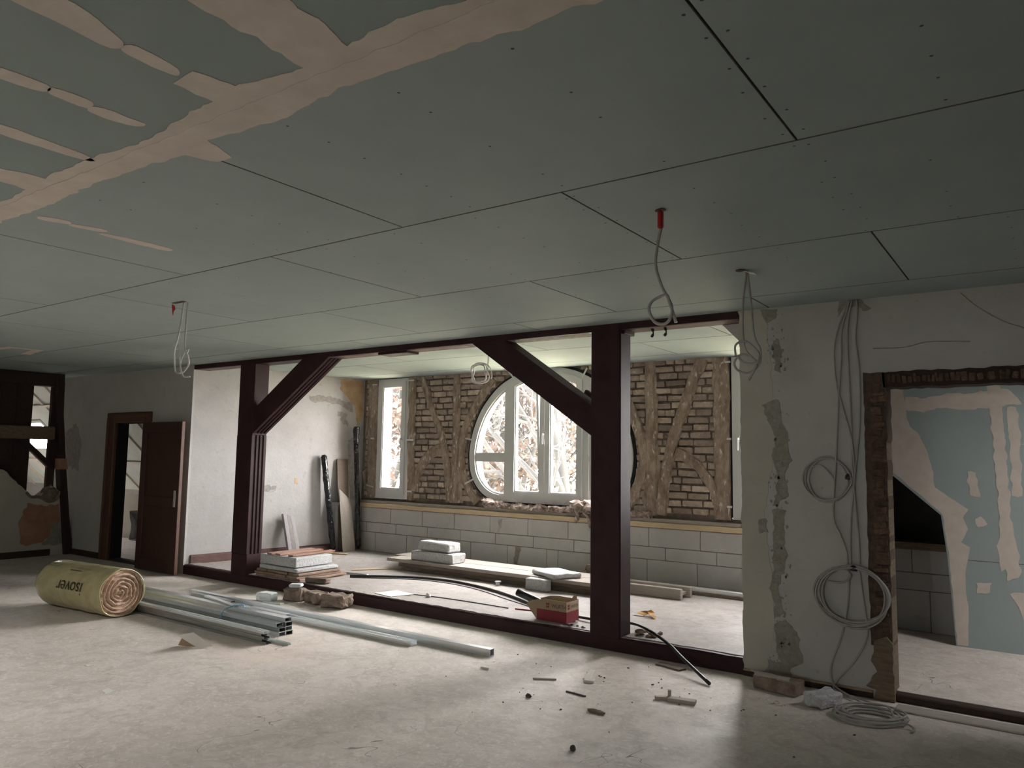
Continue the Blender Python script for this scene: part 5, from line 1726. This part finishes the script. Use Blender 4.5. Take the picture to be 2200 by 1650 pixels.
wool_mass('wool_strip', [(-6.05, 7.94, .87), (-5.6, 7.94, .855), (-5.2, 7.94, .86), (-4.9, 7.94, .855), (-4.4, 7.94, .86), (-3.7, 7.94, .86)], (.045, .045), 1, M_WOOLROUGH)
wool_mass('wool_clump', [(-6.05, 7.94, .90), (-5.9, 7.93, .89), (-5.72, 7.94, .87)], (.06, .03), 5, M_WOOLROUGH)
wool_mass('wool_clump', [(-4.72, 7.93, .91), (-4.55, 7.91, .905), (-4.35, 7.90, .88), (-4.1, 7.92, .87)], (.075, .085), 9, M_WOOLROUGH)
wool_mass('wool_tuft', [(-4.62, 7.87, .87), (-4.60, 7.85, .80), (-4.63, 7.86, .73)], (.045, .012), 12, M_WOOLROUGH)
wool_mass('wool_tuft', [(-4.50, 7.87, .86), (-4.46, 7.86, .78), (-4.44, 7.87, .68)], (.035, .008), 15, M_WOOLROUGH)
bm = bmesh.new()
for k in range(420):
    x = R.choice((R.uniform(-6.1, -5.7), R.uniform(-4.8, -4.1), R.uniform(-6.0, -3.8)))
    p = Vector((x, R.uniform(7.88, 7.97), R.uniform(.85, .95)))
    d = Vector((R.uniform(-1, 1), R.uniform(-.8, .2), R.uniform(-.7, .7))).normalized() * R.uniform(.03, .09)
    b_ = d.orthogonal().normalized() * .0022
    bm.faces.new([bm.verts.new(q) for q in (p - b_, p + b_, p + d)])
f_ = finish('fibres', bm, M_WOOLROUGH, wool, normals=False)
f_['kind'] = 'stuff'

# ------------------------------------------------------------------ bits on the main floor
tag(chunk('hollow_brick', (-1.52, 5.20, 0), (.30, .14, .085), M_RUBBLE, rz=-12, amp=.006, seed=71), 'reddish brick lying under the cream end of the cable wall', 'brick')
tag(prism('mortar_flake', ragged([(-1.72, 5.25), (-1.45, 5.20), (-1.43, 5.12), (-1.66, 5.14)], .03, .012, 72), 'z', .088, .096, M_PLANKTOP), 'curled mortar flake lying on the reddish brick', 'flake')
tag(chunk('concrete_chunk', (-1.21, 5.06, 0), (.14, .22, .075), M_BLOCKWHITE, rz=-24, amp=.018, seed=73, bevel=.012), 'grey white broken concrete chunk beside the floor coil', 'chunk')
t = empty('wood_offcut', (-1.98, 4.58, 0), 'pale wooden offcut with a split end on the open floor', 'offcut')
cbox('piece', (-1.93, 4.58, .0), (.17, .06, .022), M_OFFCUT, t, .003, 12)
cbox('piece', (-2.055, 4.555, .0), (.08, .035, .02), M_OFFCUT, t, .003, 30)
cbox('splinter', (-2.02, 4.60, .01), (.02, .03, .045), M_OFFCUT, t, .003, 20)
t = empty('plastic_clip', (-2.63, 4.66, 0), 'pale bent bracket lying on the floor before the thick post', 'bracket')
cbox('arm', (-2.66, 4.72, 0), (.045, .24, .014), M_PAPER, t, .003, 20)
cbox('foot', (-2.595, 4.60, 0), (.07, .06, .016), M_PAPER, t, .003, 20)
tag(cbox('wood_splinter', (-2.86, 4.455, 0), (.16, .016, .010), M_OFFCUT, None, .002, 30), 'pale thin splinter on the floor left of the bent bracket', 'splinter')
tag(cbox('wood_splinter', (-2.53, 4.31, 0), (.15, .012, .008), M_CRUMB, None, .001, -5), 'dark thin splinter on the floor below the bent bracket', 'splinter')
tag(lump('dirt_clump', (-2.26, 4.085, 0), (.11, .06, .022), M_RUBBLE, None, 2, .6, 3, 5), 'flat brown clump of dirt on the open floor', 'dirt')
tag(lump('stone', (-2.735, 4.075, 0), (.04, .03, .03), M_CRUMB, None, 2, .3, 2, 9), 'small grey stone on the floor between post and camera', 'stone')
tag(lump('stone', (-2.07, 3.50, 0), (.035, .03, .035), M_CRUMB, None, 2, .3, 2, 19), 'small black pebble at the lower middle of the floor', 'stone')
tag(prism('paper_scrap', ragged([(-4.92, 2.53), (-4.82, 2.50), (-4.84, 2.57), (-4.93, 2.58)], .03, .006, 6), 'z', 0, .002, M_PAPER), 'white paper scrap on the bare floor in front of the roll', 'paper')
tag(prism('paper_scrap', ragged([(-3.37, 4.40), (-3.30, 4.41), (-3.31, 4.44), (-3.36, 4.45)], .02, .006, 7), 'z', 0, .012, M_PAPER), 'small white scrap just before the end of the long stud', 'paper')
tag(prism('paper_scrap', ragged([(-5.58, 2.74), (-5.53, 2.73), (-5.53, 2.78)], .02, .006, 8), 'z', 0, .003, M_PAPER), 'tiny white scrap far left on the bare floor', 'paper')
tag(prism('wood_chip', ragged([(-2.42, 5.27), (-2.22, 5.22), (-2.20, 5.28), (-2.40, 5.33)], .03, .01, 9), 'z', 0, .012, M_PLANK), 'flat chip of wood at the foot of the sill', 'chip')
tag(lump('dirt_clump', (-3.38, 2.03, 0), (.05, .03, .012), M_CRUMB, None, 2, .5, 3, 25), 'flat dark dirt flake at the lower edge of the floor', 'dirt')
spots_ = []
for k in range(48):
    a, b = R.random(), R.random()
    x, y = (-2.4 + R.gauss(0, .5), 4.55 + R.gauss(0, .35)) if k < 36 else (-1.25 + R.gauss(0, .25), 4.75 + R.gauss(0, .12)) if k < 46 else (R.uniform(-4.5, -1.6), R.uniform(2.4, 4.4))
    if y > 5.3:
        continue
    sz = R.uniform(.005, .014)
    tag(lump('floor_crumb', (x, y, 0), (sz * R.uniform(.8, 2), sz, sz * .7), M_CRUMB, None, 1, .4, 2, k, R.uniform(0, 180)), 'tiny dark crumb scattered on the bare screed floor', 'crumb', 'crumbs scattered on the floor')
